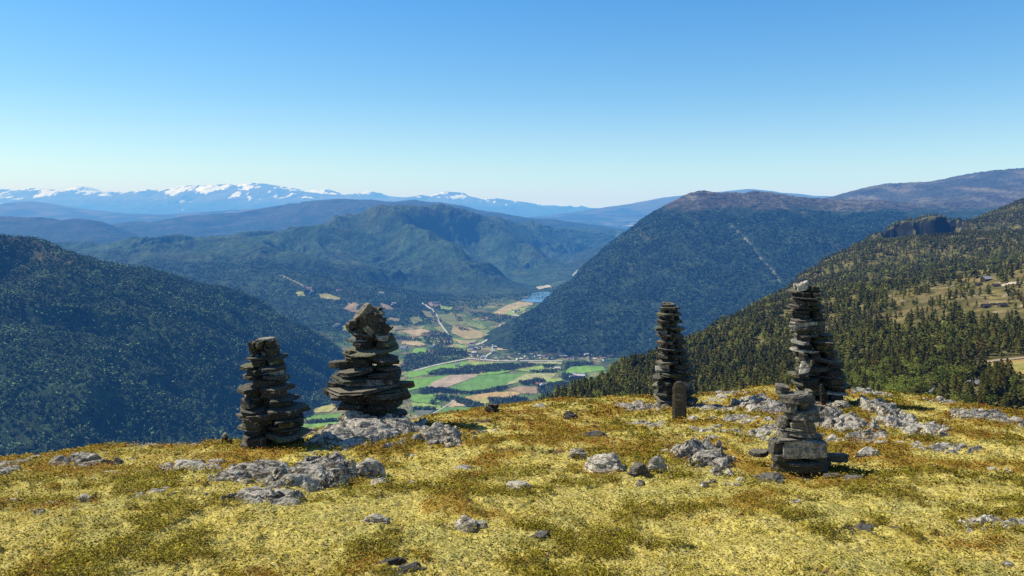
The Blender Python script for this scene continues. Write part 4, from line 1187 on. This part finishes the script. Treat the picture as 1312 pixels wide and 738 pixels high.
M_NEEDLE = mat_attr('needles', 0, 0, transl=.4, rough=.7)
M_CANOPY = mat_attr('canopy', 0, 0, rough=.9)
M_BARK = mat_plain('bark', (.14, .09, .06), 8)
M_BBARK = mat_plain('birch_bark', (.45, .43, .40), 8)


def trunk_mesh(r, h, mat):
    n = 7; V = []; Fc = []
    zs = [-.04, .1, .35, .6, .85]; rsx = [1.25, 1, .75, .5, .15]
    for j, (z, q) in enumerate(zip(zs, rsx)):
        for i in range(n):
            a = 2 * math.pi * i / n
            V.append((r * q * math.cos(a) + .008 * math.sin(j * 2.1), r * q * math.sin(a) + .008 * math.cos(j * 1.7), z * h))
    for j in range(4):
        for i in range(n):
            k = (i + 1) % n; Fc.append((j * n + i, j * n + k, (j + 1) * n + k, (j + 1) * n + i))
    # a few bare limbs
    for q in range(5):
        a = q * 2.4; z = h * (.25 + .1 * q); b = len(V); rr = r * .3; ln = .12
        for t, w in ((0, rr), (1, rr * .3)):
            for (dx, dz) in ((0, -w), (-math.sin(a) * w, w * .6), (math.sin(a) * w, w * .6)):
                V.append((math.cos(a) * ln * t + dx, math.sin(a) * ln * t + (math.cos(a) * w if dx > 0 else -math.cos(a) * w if dx < 0 else 0), z + ln * .4 * t + dz))
        for i in range(3):
            k = (i + 1) % 3; Fc.append((b + i, b + k, b + 3 + k, b + 3 + i))
    return mesh_np('trunk', V, Fc, [mat], smooth=True)


def crown_mesh(kind, seed, base, nq=320):
    rs = np.random.default_rng(seed)
    P, s, rad, hg = (crown_pine if kind == 'pine' else crown_birch)(nq, seed)
    q = quads_of(P, s, rs)
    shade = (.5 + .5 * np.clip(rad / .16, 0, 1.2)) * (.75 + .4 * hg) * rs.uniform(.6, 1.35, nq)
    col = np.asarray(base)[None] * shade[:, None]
    cn = crown_normals(P, rs); q = face_out(q, cn)
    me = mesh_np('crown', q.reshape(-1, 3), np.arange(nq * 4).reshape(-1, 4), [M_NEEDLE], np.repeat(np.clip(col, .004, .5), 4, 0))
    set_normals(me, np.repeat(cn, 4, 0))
    return me


PINES = [(crown_mesh('pine', 300 + i, c), trunk_mesh(.017, .95, M_BARK)) for i, c in enumerate([(.17, .18, .036), (.20, .19, .038), (.15, .165, .034), (.24, .19, .042), (.18, .20, .04), (.14, .15, .035), (.20, .20, .04), (.22, .185, .044)])]
BIRCH = [(crown_mesh('birch', 400 + i, c, 360), trunk_mesh(.014, .8, M_BBARK)) for i, c in enumerate([(.18, .23, .04), (.22, .25, .045), (.16, .20, .035), (.20, .22, .04)])]

RL = LAYERS['right_hill']; zr = RL['zf']
ROCKY = [(720, 515), (780, 492), (840, 500), (840, 530), (720, 530)]


def vis_top(X, Y, Z, h):
    px, py = proj(X, Y, Z + h)
    cr = np.interp(X / Y, CREST_U, CREST_PY)
    return px, py, (py < cr - 1.5) & (px > -20) & (px < 1460)


def rh_points(n, Ya, Yb):
    Y = np.sqrt(rng.uniform(Ya ** 2, Yb ** 2, n)); u = rng.uniform(.03, .88, n); X = u * Y
    Z = zr(X, Y); px, py = proj(X, Y, Z)
    dens = .35 + .75 * sstep(-.35, .25, fbm(X / 38, Y / 38, 4, 201))
    op = inpoly(px, py, CLEAR); dens = np.where(op, .09 + .35 * sstep(.15, .5, fbm(X / 25, Y / 25, 3, 203)), dens)
    dens = np.where(inpoly(px, py, FIELD), 0, dens)
    dens = np.where((Y > 1850) & (Y < 1915) & (px > 1125) & (px < 1235), .03, dens)
    dens = np.where(inpoly(px, py, [(1040, 385), (1140, 380), (1140, 420), (1060, 430), (1030, 410)]), dens * .55, dens)
    for cxx, cyy in CABIN_PX: dens = np.where((np.abs(px - cxx) < 12) & (py > cyy - 3) & (py < cyy + 9), 0, dens)
    k = rng.uniform(0, 1, n) < dens
    return X[k], Y[k], Z[k], px[k], py[k]


CABIN_PX = [(1197, 508), (1247, 494), (1301, 486), (1263, 394), (1284, 393), (1272, 391), (1264, 360), (1254, 366), (1276, 367), (1196, 487)]
# near belt
X, Y, Z, px, py = rh_points(13000, 205, 640)
birchy = ((py > 475) & (px > 1060) & (px < 1235) & (rng.uniform(0, 1, len(X)) < .42)) | (rng.uniform(0, 1, len(X)) < .07)
Hh = np.where(birchy, rng.uniform(4.5, 8, len(X)), rng.uniform(3.5, 9.5, len(X)))
Hh = np.where(inpoly(px, py, CLEAR), Hh * .75, Hh)
tpx, tpy, ok = vis_top(X, Y, Z, Hh)
X, Y, Z, Hh, birchy, px, py = [a[ok] for a in (X, Y, Z, Hh, birchy, px, py)]
order = np.argsort(-(Hh / Y))
inf = px < 1318
pin = [i for i in order if not birchy[i] and inf[i]][:290]; bir = [i for i in order if birchy[i] and inf[i]][:140]
ind = set(pin) | set(bir)
first = {}
LBL = {('pine', 0): ('dark green pine in the dense wood below the crest between the two right cairns', 'pines in the wood between the right cairns'),
       ('pine', 1): ('dark green pine on the wooded slope right of the tall cairn', 'pines on the slope right of the tall cairn'),
       ('pine', 2): ('pine among the cabins at the right edge near the tan field', 'pines around the tan field and cabins'),
       ('pine', 3): ('lone pine standing on the open grassy hillside by the dark cabins', 'scattered pines on the open hillside'),
       ('birch', 0): ('bright green round birch at the wood edge left of the grey-roofed cabin', 'birches below the crest'),
       ('birch', 1): ('bright green round birch near the tan field at right', 'birches near the tan field'),
       ('birch', 2): ('light green birch among dark pines on the right hillside', 'birches among the pines')}
for i in list(pin) + list(bir):
    kd = 'birch' if birchy[i] else 'pine'
    if kd == 'pine': z_ = 3 if inpoly(px[i], py[i], CLEAR) else (0 if px[i] < 1055 else (2 if (py[i] > 452 and px[i] > 1215) else 1))
    else: z_ = 0 if (py[i] > 475 and px[i] < 1200) else (1 if py[i] > 455 and px[i] >= 1200 else 2)
    v = int(rng.integers(0, 8 if kd == 'pine' else 4))
    cm, tm = (PINES if kd == 'pine' else BIRCH)[v]
    key = (kd, v)
    if key not in first:
        r = bpy.data.objects.new(kd + '_tree', None); COL.objects.link(r)
        kids = [link('trunk', tm, r), link('crown', cm, r)]; first[key] = (r, kids)
    else:
        r0, k0 = first[key]
        r = r0.copy(); COL.objects.link(r)
        for ch in k0:
            c_ = ch.copy(); COL.objects.link(c_); c_.parent = r
    r.location = (X[i], Y[i], Z[i] - .1)
    s = Hh[i]; wd = s * rng.uniform(1.05, 1.5)
    r.scale = (wd, wd, s); r.rotation_euler = (rng.normal(0, .05), rng.normal(0, .05), rng.uniform(0, 6.28))
    lb, gr = LBL[(kd, z_)]
    tag(r, lb, 'birch tree' if kd == 'birch' else 'pine tree', gr)


def forest(name, X, Y, Z, Hh, kinds, nq, nvar, pal, seed, wide=1.0, mat=None):
    """many small trees as one body: clumps of every tree in one mesh"""
    rs = np.random.default_rng(seed)
    Vs, Cs, Ns = [], [], []
    var = rs.integers(0, nvar, len(X))
    for v in range(nvar):
        for kd in (0, 1):
            m_ = (var == v) & (kinds == kd)
            if not m_.any(): continue
            P, s, rad, hg = (crown_pine if kd == 0 else crown_birch)(nq, seed + v)
            q = quads_of(P, s * 1.15, rs); cn = crown_normals(P, rs); q = face_out(q, cn)
            k = m_.sum()
            a = rs.uniform(0, 6.28, k); ca, sa = np.cos(a)[:, None, None], np.sin(a)[:, None, None]
            hh = Hh[m_][:, None, None]; ww = hh * rs.uniform(.85, 1.3, (k, 1, 1)) * wide
            x = (q[None, :, :, 0] * ca - q[None, :, :, 1] * sa) * ww + X[m_][:, None, None]
            y = (q[None, :, :, 0] * sa + q[None, :, :, 1] * ca) * ww + Y[m_][:, None, None]
            z = q[None, :, :, 2] * hh + Z[m_][:, None, None]
            Vs.append(np.stack([x, y, z], -1).reshape(-1, 3))
            a1, a2 = np.cos(a)[:, None], np.sin(a)[:, None]
            nn = np.stack([cn[None, :, 0] * a1 - cn[None, :, 1] * a2, cn[None, :, 0] * a2 + cn[None, :, 1] * a1, np.broadcast_to(cn[None, :, 2], (k, len(P)))], -1)
            Ns.append(np.repeat(nn.reshape(-1, 3), 4, 0))
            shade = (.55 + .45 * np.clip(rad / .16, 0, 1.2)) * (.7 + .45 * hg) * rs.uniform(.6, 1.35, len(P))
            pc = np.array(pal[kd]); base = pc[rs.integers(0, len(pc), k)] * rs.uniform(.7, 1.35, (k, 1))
            base = base * (1 + .65 * np.clip(fbm(X[m_] / 90, Y[m_] / 130, 4, 19), -.9, 1.3))[:, None]  # broad noise patches paint shadowed and lighter stands into the tree colour
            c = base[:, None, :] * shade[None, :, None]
            Cs.append(np.repeat(c.reshape(-1, 3), 4, 0))
    V = np.concatenate(Vs); C = np.concatenate(Cs)
    me = mesh_np(name, V, np.arange(len(V)).reshape(-1, 4), [mat or M_NEEDLE], np.clip(C, .004, .5))
    set_normals(me, np.concatenate(Ns))
    tag(link(name, me), kind='stuff')


PAL_P = [(.17, .18, .036), (.20, .19, .038), (.15, .165, .034), (.21, .185, .042), (.18, .19, .04), (.14, .155, .035)]
PAL_B = [(.19, .22, .045), (.22, .23, .05), (.17, .19, .04)]
rest = np.array([i not in ind for i in range(len(X))])
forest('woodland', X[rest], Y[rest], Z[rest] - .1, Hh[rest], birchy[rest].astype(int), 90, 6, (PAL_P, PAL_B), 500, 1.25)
X, Y, Z, px, py = rh_points(64000, 600, 2350)
Hh = rng.uniform(4, 9, len(X))
_, _, ok = vis_top(X, Y, Z, Hh)
X, Y, Z, Hh = [a[ok] for a in (X, Y, Z, Hh)]
kd = (rng.uniform(0, 1, len(X)) < .3 * sstep(-.1, .4, fbm(X / 150, Y / 150, 3, 207))).astype(int)
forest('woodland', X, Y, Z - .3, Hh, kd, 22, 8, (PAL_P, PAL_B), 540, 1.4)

# left hill
zl = LAYERS['left_hill']['zf']
n = 42000
Y = np.sqrt(rng.uniform(1480 ** 2, 3150 ** 2, n)); u = rng.uniform(-.74, -.2, n); X = u * Y; Z = zl(X, Y)
px, py = proj(X, Y, Z)
k = (rng.uniform(0, 1, n) < .45 + .6 * sstep(-.3, .3, fbm(X / 90, Y / 90, 4, 211))) & (Z > -598) & (px > -40)
X, Y, Z = X[k], Y[k], Z[k]
_, _, ok = vis_top(X, Y, Z, 10)
X, Y, Z = X[ok], Y[ok], Z[ok]
Hh = rng.uniform(6, 13, len(X))
kd = (rng.uniform(0, 1, len(X)) < .08 + .9 * sstep(-.05, .35, fbm(X / 110, Y / 110, 3, 213))).astype(int)
forest('forest', X, Y, Z - .5, Hh, kd, 11, 8, ([(.056, .112, .05), (.068, .128, .055), (.046, .098, .046)], [(.088, .155, .066), (.105, .17, .07)]), 560, 1.5, M_CANOPY)

# tree belts and copses between the fields
zv = VL['zf']
WOODS = [[(548, 479), (565, 473), (590, 474), (600, 470), (640, 467), (672, 466), (690, 468), (660, 474), (640, 477), (600, 480), (575, 480), (550, 481)], [(537, 500), (555, 497), (575, 500), (595, 503), (618, 502), (640, 496), (652, 497), (646, 501), (620, 505), (590, 506), (560, 504), (540, 506)],
         [(575, 508), (592, 512), (606, 515), (622, 521), (618, 528), (606, 530), (603, 524), (585, 516)], [(625, 511), (650, 511), (660, 508), (676, 512), (676, 518), (650, 519), (630, 519)],
         [(690, 494), (720, 490), (740, 492), (735, 505), (715, 510), (695, 508), (688, 500)], [(665, 490), (690, 486), (698, 487), (698, 494), (670, 494)], [(557, 508), (572, 507), (575, 514), (560, 514)], [(528, 524), (556, 523), (558, 526), (530, 526)],
         [(696, 468), (710, 468), (710, 472), (698, 473)], [(726, 466), (740, 464), (762, 465), (760, 468), (735, 470), (722, 474)], [(720, 479), (735, 480), (745, 484), (735, 490), (718, 486)], [(680, 476), (712, 475), (712, 478), (680, 478)],
         [(520, 455), (545, 452), (560, 445), (598, 448), (600, 458), (560, 466), (530, 474), (510, 478)], [(540, 428), (560, 424), (578, 430), (580, 442), (560, 446), (545, 440)], [(690, 455), (720, 456), (790, 456), (790, 459), (720, 459)],
         [(584, 406), (592, 407), (592, 413), (585, 412)], [(588, 420), (600, 421), (600, 424), (588, 424)], [(500, 428), (520, 432), (540, 434), (540, 438), (510, 436)], [(600, 400), (630, 402), (660, 406), (640, 414), (610, 408)], [(380, 528), (400, 520), (400, 535), (385, 538)],
         [(392, 541), (430, 538), (430, 541), (395, 544)], [(425, 514), (445, 512), (450, 520), (440, 526), (430, 522)], [(400, 512), (420, 510), (440, 500), (420, 498), (400, 505)], [(552, 516), (556, 513), (558, 518), (553, 521)]]
SX, SY = [], []
for w_ in WOODS:
    a = np.array(w_); x0, y0 = a.min(0); x1, y1 = a.max(0)
    n = int((x1 - x0) * (y1 - y0) * 1.25) + 16
    qx = rng.uniform(x0, x1, n); qy = rng.uniform(y0, y1, n); k = inpoly(qx, qy, w_)
    qx, qy = qx[k], qy[k]
    # nearest valley-sheet vertex seen at that pixel
    SX.append(qx); SY.append(qy)


def vhit(qx, qy):
    """photo pixel -> point on the valley sheet"""
    U_ = np.array([at(x, y, 1.0) for x, y in zip(qx, qy)])
    Ys = np.geomspace(2100, 9500, 260)
    out = []
    col = np.clip(np.searchsorted(VL['U'], U_[:, 0]), 1, len(VL['U']) - 1)
    for (ux, _, uz), ci in zip(U_, col):
        zs = VL['V'][:, ci, 2]; yy = VL['Yv']
        d = uz * yy - zs
        i = np.argmax(d < 0) if (d < 0).any() else np.argmin(d)
        out.append((ux * yy[i], yy[i], zs[i]))
    return np.array(out)


P = vhit(np.concatenate(SX), np.concatenate(SY))
# loose single trees over the floor too
n = 5000
qx = rng.uniform(385, 790, n); qy = rng.uniform(385, 545, n)
P2 = vhit(qx, qy); k = (P2[:, 2] < -540)
infield = np.zeros(n, bool)
for poly, c in FIELDS: infield |= inpoly(qx, qy, poly)
infield |= inpoly(qx, qy, [(668, 388), (684, 374), (716, 374), (716, 390)])
k &= ~infield & (rng.uniform(0, 1, n) < np.where(qy < 462, .5, .2) * sstep(-.2, .2, fbm(qx / 14, qy / 6, 3, 61)))
P = np.concatenate([P, P2[k]])
P[:, :2] += rng.uniform(-5, 5, (len(P), 2))
forest('valley_woods', P[:, 0], P[:, 1], P[:, 2] - .3, rng.uniform(5, 10, len(P)), (rng.uniform(0, 1, len(P)) < .6).astype(int), 14, 8,
       ([(.035, .048, .018), (.045, .058, .02)], [(.045, .065, .02), (.06, .08, .026)]), 600, 1.5, M_CANOPY)

# forest texture on the big mountain's flank and lower ridge
for nm, ya, yb, ua, ub, cnt, sd, zmax in (('mountain', 3000, 5500, 0.0, .50, 60000, 701, -25), ('valley', 3300, 5300, -.6, .1, 30000, 731, -140)):
    zz = LAYERS[nm]['zf']
    Y = np.sqrt(rng.uniform(ya ** 2, yb ** 2, cnt)); X = rng.uniform(ua, ub, cnt) * Y; Z = zz(X, Y)
    px, py = proj(X, Y, Z)
    k = (Z < zmax + 40 * fbm(X / 200, Y / 200, 3, 5)) & (Z > -592) & (rng.uniform(0, 1, cnt) < .35 + .7 * sstep(-.3, .3, fbm(X / 130, Y / 130, 4, sd)))
    k &= (streak(px, py, [(935, 287), (962, 312), (975, 331), (990, 345), (1001, 362)], 2.2) > 1)
    if nm == 'valley':
        for poly, c in FIELDS: k &= ~inpoly(px, py, poly)
    X, Y, Z = X[k], Y[k], Z[k]
    forest('forest', X, Y, Z - .5, rng.uniform(7, 13, len(X)), (rng.uniform(0, 1, len(X)) < .25).astype(int), 5, 8, ([(.030, .068, .034), (.036, .078, .036), (.026, .06, .032)], [(.046, .094, .044), (.056, .106, .046)]), sd, 1.8, M_CANOPY)


# ------------------------------------------------------------------ buildings
def box(V, Fc, x0, x1, y0, y1, z0, z1):
    b = len(V)
    V += [(x0, y0, z0), (x1, y0, z0), (x1, y1, z0), (x0, y1, z0), (x0, y0, z1), (x1, y0, z1), (x1, y1, z1), (x0, y1, z1)]
    for f in ((0, 3, 2, 1), (4, 5, 6, 7), (0, 1, 5, 4), (1, 2, 6, 5), (2, 3, 7, 6), (3, 0, 4, 7)): Fc.append(tuple(b + i for i in f))


def gable_walls(w, d, h, rh):
    V = [(-w / 2, -d / 2, -1.2), (w / 2, -d / 2, -1.2), (w / 2, d / 2, -1.2), (-w / 2, d / 2, -1.2), (-w / 2, -d / 2, h), (w / 2, -d / 2, h), (w / 2, d / 2, h), (-w / 2, d / 2, h), (-w / 2, 0, h + rh), (w / 2, 0, h + rh)]
    return V, [(0, 1, 5, 4), (2, 3, 7, 6), (1, 2, 6, 9, 5), (3, 0, 4, 8, 7), (0, 3, 2, 1)]


def gable_roof(w, d, h, rh, t=.18, ov=.45):
    V, Fc = [], []
    e = rh / (d / 2)
    for sgn in (-1, 1):
        b = len(V)
        yo = sgn * (d / 2 + ov); zo = h - ov * e
        for x in (-w / 2 - ov, w / 2 + ov):
            V += [(x, 0, h + rh + .03), (x, yo, zo + .03), (x, yo, zo + t), (x, 0, h + rh + t)]
        for f in ((0, 1, 2, 3), (4, 7, 6, 5), (3, 2, 6, 7), (0, 4, 5, 1), (1, 5, 6, 2)): Fc.append(tuple(b + i for i in f))
    return V, Fc


M_LOG = mat_plain('dark_timber', (.045, .03, .022), 2)
M_BROWN = mat_plain('brown_timber', (.11, .07, .045), 2)
M_SLATEROOF = mat_plain('slate_roof', (.20, .20, .20), 1.5)
M_PALEROOF = mat_plain('pale_roof', (.42, .42, .42), 1.5)
M_SODROOF = mat_plain('dark_roof', (.055, .05, .048), 1.5)
M_GLASS = mat_plain('window_glass', (.03, .04, .05), 1, rough=.15)
M_TRIM = mat_plain('white_trim', (.7, .7, .68), 1)


def cabin(px, py, wpx, label, roofm, wallm, rz=.2, name='cabin', layer='right_hill', d=.65, Yr=(200, 900)):
    zf = LAYERS[layer]['zf']
    p = ghit(px, py, zf, Yr[0], Yr[1], 700)
    w = wpx / FO * p[1]; dd = w * d; h = w * .26; rh = dd * .36
    r = bpy.data.objects.new(name, None); COL.objects.link(r); r.location = p; r.rotation_euler = (0, 0, rz)
    V, Fc = gable_walls(w, dd, h, rh); wl = link('wall', mesh_np('wall', V, Fc, [wallm]), r)
    V, Fc = gable_roof(w, dd, h, rh); rf = link('roof', mesh_np('roof', V, Fc, [roofm]), r)
    V, Fc = [], []; box(V, Fc, w * .2, w * .28, .05, dd * .12, h + rh * .7, h + rh + .9); link('chimney', mesh_np('chimney', V, Fc, [M_SLATEROOF]), rf)
    V, Fc = [], []; box(V, Fc, -.45, .45, -dd / 2 - .05, -dd / 2 + .02, 0, min(2, h * .85)); link('door', mesh_np('door', V, Fc, [M_BROWN]), r)
    for x in (-w * .3, w * .3):
        V, Fc = [], []; box(V, Fc, x - .5, x + .5, -dd / 2 - .06, -dd / 2 + .02, h * .35, h * .75); wn = link('window', mesh_np('window', V, Fc, [M_TRIM]), r)
        V, Fc = [], []; box(V, Fc, x - .4, x + .4, -dd / 2 - .09, -dd / 2 - .055, h * .4, h * .7); link('pane', mesh_np('pane', V, Fc, [M_GLASS]), wn)
    tag(r, label, 'cabin')
    return r


cabin(1197, 507, 18, 'dark cabin with a grey gabled roof just beyond the crest, among birches', M_SLATEROOF, M_LOG, 1.0)
cabin(1247, 494, 14, 'cabin with a pale grey roof among pines left of the track', M_PALEROOF, M_BROWN, .3)
cabin(1301, 486, 8, 'small dark shed beside the tan field at the right edge', M_SODROOF, M_LOG, .1)
cabin(1263, 394, 9.5, 'dark cabin on the open hillside, left of a row of three', M_SODROOF, M_LOG, .15, Yr=(400, 900))
cabin(1284, 393, 9.5, 'dark reddish cabin on the open hillside, right of a row of three', M_SODROOF, M_BROWN, .1, Yr=(400, 900))
cabin(1273, 391, 5, 'small dark hut between the two larger cabins on the open hillside', M_SODROOF, M_LOG, 0, Yr=(400, 900))
cabin(1264, 360, 12, 'highest farmhouse with a pale grey roof near the top of the open hillside', M_PALEROOF, M_LOG, .3, name='farmhouse', Yr=(400, 900))
cabin(1254, 366, 7, 'small dark outbuilding left below the highest farmhouse', M_SODROOF, M_LOG, .2, name='outbuilding', Yr=(400, 900))
cabin(1276, 367, 7, 'small brown outbuilding right below the highest farmhouse', M_SODROOF, M_BROWN, -.2, name='outbuilding', Yr=(400, 900))
cabin(1196, 487, 7, 'brown hut half hidden among the birches', M_SODROOF, M_BROWN, .2)

M_HW = mat_plain('white_house', (.75, .74, .71), 1); M_HR = mat_plain('red_house', (.30, .07, .045), 1); M_HY = mat_plain('ochre_house', (.5, .38, .2), 1); M_HG = mat_plain('grey_house', (.33, .33, .33), 1)
M_RG = mat_plain('grey_tiles', (.24, .24, .25), 1); M_RR = mat_plain('red_tiles', (.32, .14, .09), 1); M_RD = mat_plain('dark_tiles', (.08, .08, .085), 1); M_RW = mat_plain('metal_roof', (.6, .61, .62), 1)
HM = []
for i, (wm, rm) in enumerate([(M_HW, M_RG), (M_HW, M_RD), (M_HR, M_RG), (M_HY, M_RR), (M_HG, M_RD), (M_HW, M_RR), (M_HR, M_RW), (M_HG, M_RW)]):
    w, d = 13, 9
    V, Fc = gable_walls(w, d, 4.5, 3.2); n0 = len(Fc); b = len(V)
    V2, F2 = gable_roof(w, d, 4.5, 3.2, .3, .6)
    V += V2; Fc += [tuple(b + j for j in f) for f in F2]
    HM.append(mesh_np('house', V, Fc, [wm, rm], midx=[0] * n0 + [1] * len(F2)))
KIND = ['white house with a grey roof', 'white house with a dark roof', 'red house with a grey roof', 'ochre house with a red roof', 'grey house with a dark roof', 'white house with a red roof', 'red building with a pale roof', 'grey building with a pale roof']
hrs = np.random.default_rng(77)
first_h = {}


def houses(pts, place, group, sc=(.8, 1.3), kinds=range(8)):
    P = vhit([p[0] for p in pts], [p[1] for p in pts])
    for p in P:
        v = int(hrs.choice(list(kinds)))
        if v not in first_h:
            o = link('house', HM[v]); first_h[v] = o
        else:
            o = first_h[v].copy(); COL.objects.link(o)
        o.location = p + np.array([0, 0, 1.4]); s = hrs.uniform(*sc); o.scale = (s * hrs.uniform(.9, 1.4), s, s); o.rotation_euler = (0, 0, hrs.uniform(-.5, .5) + (1.57 if hrs.random() < .3 else 0))
        tag(o, 'tiny ' + KIND[v] + ' ' + place, 'house', group)


houses([(hrs.uniform(600, 640), hrs.uniform(440, 461)) for _ in range(34)], 'in the village where the roads meet', 'houses at the village road junction', (.7, 1.2), (0, 1, 4, 7, 1, 6))
houses([(x, 459 + hrs.uniform(-4, 4)) for x in np.linspace(640, 785, 58)], 'in the village along the mountain foot', 'houses along the mountain foot', (.7, 1.15), (0, 1, 4, 4, 7, 1, 5))
houses([(735, 481), (738, 483), (742, 482), (745, 484), (733, 484), (750, 482)], 'in the farm cluster beside the green field', 'farm cluster right of the fields', (1, 1.6))
houses([(690, 494), (694, 496), (697, 494)], 'at the farm by the brown field', 'farm by the brown field', (1, 1.5))
houses([(392, 369), (396, 372), (400, 375), (397, 377), (434, 374), (489, 378), (389, 368)], 'in the high hamlet across the valley', 'hamlet on the left valley side', (1.2, 2.0), (0, 1, 5))
houses([(430, 420), (433, 418), (505, 391), (503, 393), (517, 448), (520, 446), (557, 445), (553, 446)], 'on the lower left valley side', 'farms on the lower left valley side', (1.2, 1.9), (0, 1, 2, 5))
houses([(660, 401), (664, 399), (556, 391), (553, 388), (560, 390), (674, 383), (640, 392)], 'near the lake and upper valley fields', 'farms in the upper valley', (1.2, 1.9))
houses([(655, 445), (656, 447), (714, 474), (706, 474), (604, 445), (586, 470)], 'standing alone between the valley fields', 'single farms in the fields', (1, 1.7), (0, 1, 5, 6))

# ------------------------------------------------------------------ haze: thin blue air filling the whole landscape
m, nt, N, L = new_mat('haze_air')
out = N.new('ShaderNodeOutputMaterial')
SIG = np.array([5.6e-6, 2.0e-5, 5.1e-5]); EINF = np.array([.58, .76, .90])
ab = N.new('ShaderNodeVolumeAbsorption'); ab.inputs['Density'].default_value = float(SIG[2]); ab.inputs['Color'].default_value = (*(1 - SIG / SIG[2]), 1)
em = N.new('ShaderNodeEmission'); e = SIG * EINF; em.inputs['Strength'].default_value = float(e.max()); em.inputs['Color'].default_value = (*(e / e.max()), 1)
ad = N.new('ShaderNodeAddShader'); L.new(ab.outputs[0], ad.inputs[0]); L.new(em.outputs[0], ad.inputs[1]); L.new(ad.outputs[0], out.inputs['Volume'])
V, Fc = [], []; box(V, Fc, -150000, 150000, -3000, 130000, -900, 1800)
tag(link('haze', mesh_np('haze', V, Fc, [m])), kind='structure')

# ------------------------------------------------------------------ sky, sun, camera
w = bpy.data.worlds.new('World'); scene.world = w; w.use_nodes = True
N, L = w.node_tree.nodes, w.node_tree.links; N.clear()
sk = N.new('ShaderNodeTexSky'); sk.sky_type = 'NISHITA'; sk.sun_disc = False
L_dir = np.array([-math.cos(SUN_AZ) * math.cos(SUN_EL), math.sin(SUN_AZ) * math.cos(SUN_EL), math.sin(SUN_EL)])
sk.sun_elevation = SUN_EL; sk.sun_rotation = math.atan2(L_dir[0], L_dir[1])
sk.altitude = 1000; sk.air_density = 1.0; sk.dust_density = .3; sk.ozone_density = 2.0
bg = N.new('ShaderNodeBackground'); bg.inputs['Strength'].default_value = .10
tcw = N.new('ShaderNodeTexCoord'); sx = N.new('ShaderNodeSeparateXYZ'); L.new(tcw.outputs['Generated'], sx.inputs[0])
grd = ramp(N, L, sx.outputs['Z'], [(0.0, (.98, 1.55, 1.75)), (.05, (1.1, 1.42, 1.58)), (.09, (1.02, 1.3, 1.52)), (.14, (.80, 1.2, 1.5)), (.29, (.41, 1.06, 1.62)), (.42, (.42, .52, .6))])
skc = mixc(N, L, sk.outputs[0], grd.outputs[0], 1.0, 'MULTIPLY')
wo = N.new('ShaderNodeOutputWorld'); L.new(skc, bg.inputs[0]); L.new(bg.outputs[0], wo.inputs[0])
sl = bpy.data.lights.new('sun', 'SUN'); sl.energy = 5.0; sl.angle = R(.5); sl.color = (1, .95, .84)
so = bpy.data.objects.new('sun', sl); COL.objects.link(so)
from mathutils import Vector
so.rotation_euler = Vector(L_dir).to_track_quat('Z', 'Y').to_euler()
cd = bpy.data.cameras.new('camera'); co = bpy.data.objects.new('camera', cd); COL.objects.link(co)
cd.sensor_width = 36; cd.lens = 36 * FO / PW; cd.clip_start = .1; cd.clip_end = 300000
co.location = (0, 0, 0); co.rotation_euler = (math.pi / 2 - PT, 0, 0)
scene.camera = co
scene.view_settings.view_transform = 'Standard'; scene.view_settings.look = 'None'; scene.view_settings.exposure = 0; scene.view_settings.gamma = 1
cy = scene.cycles
cy.max_bounces = 4; cy.diffuse_bounces = 2; cy.glossy_bounces = 2; cy.transmission_bounces = 2; cy.volume_bounces = 0; cy.transparent_max_bounces = 4
cy.use_denoising = False
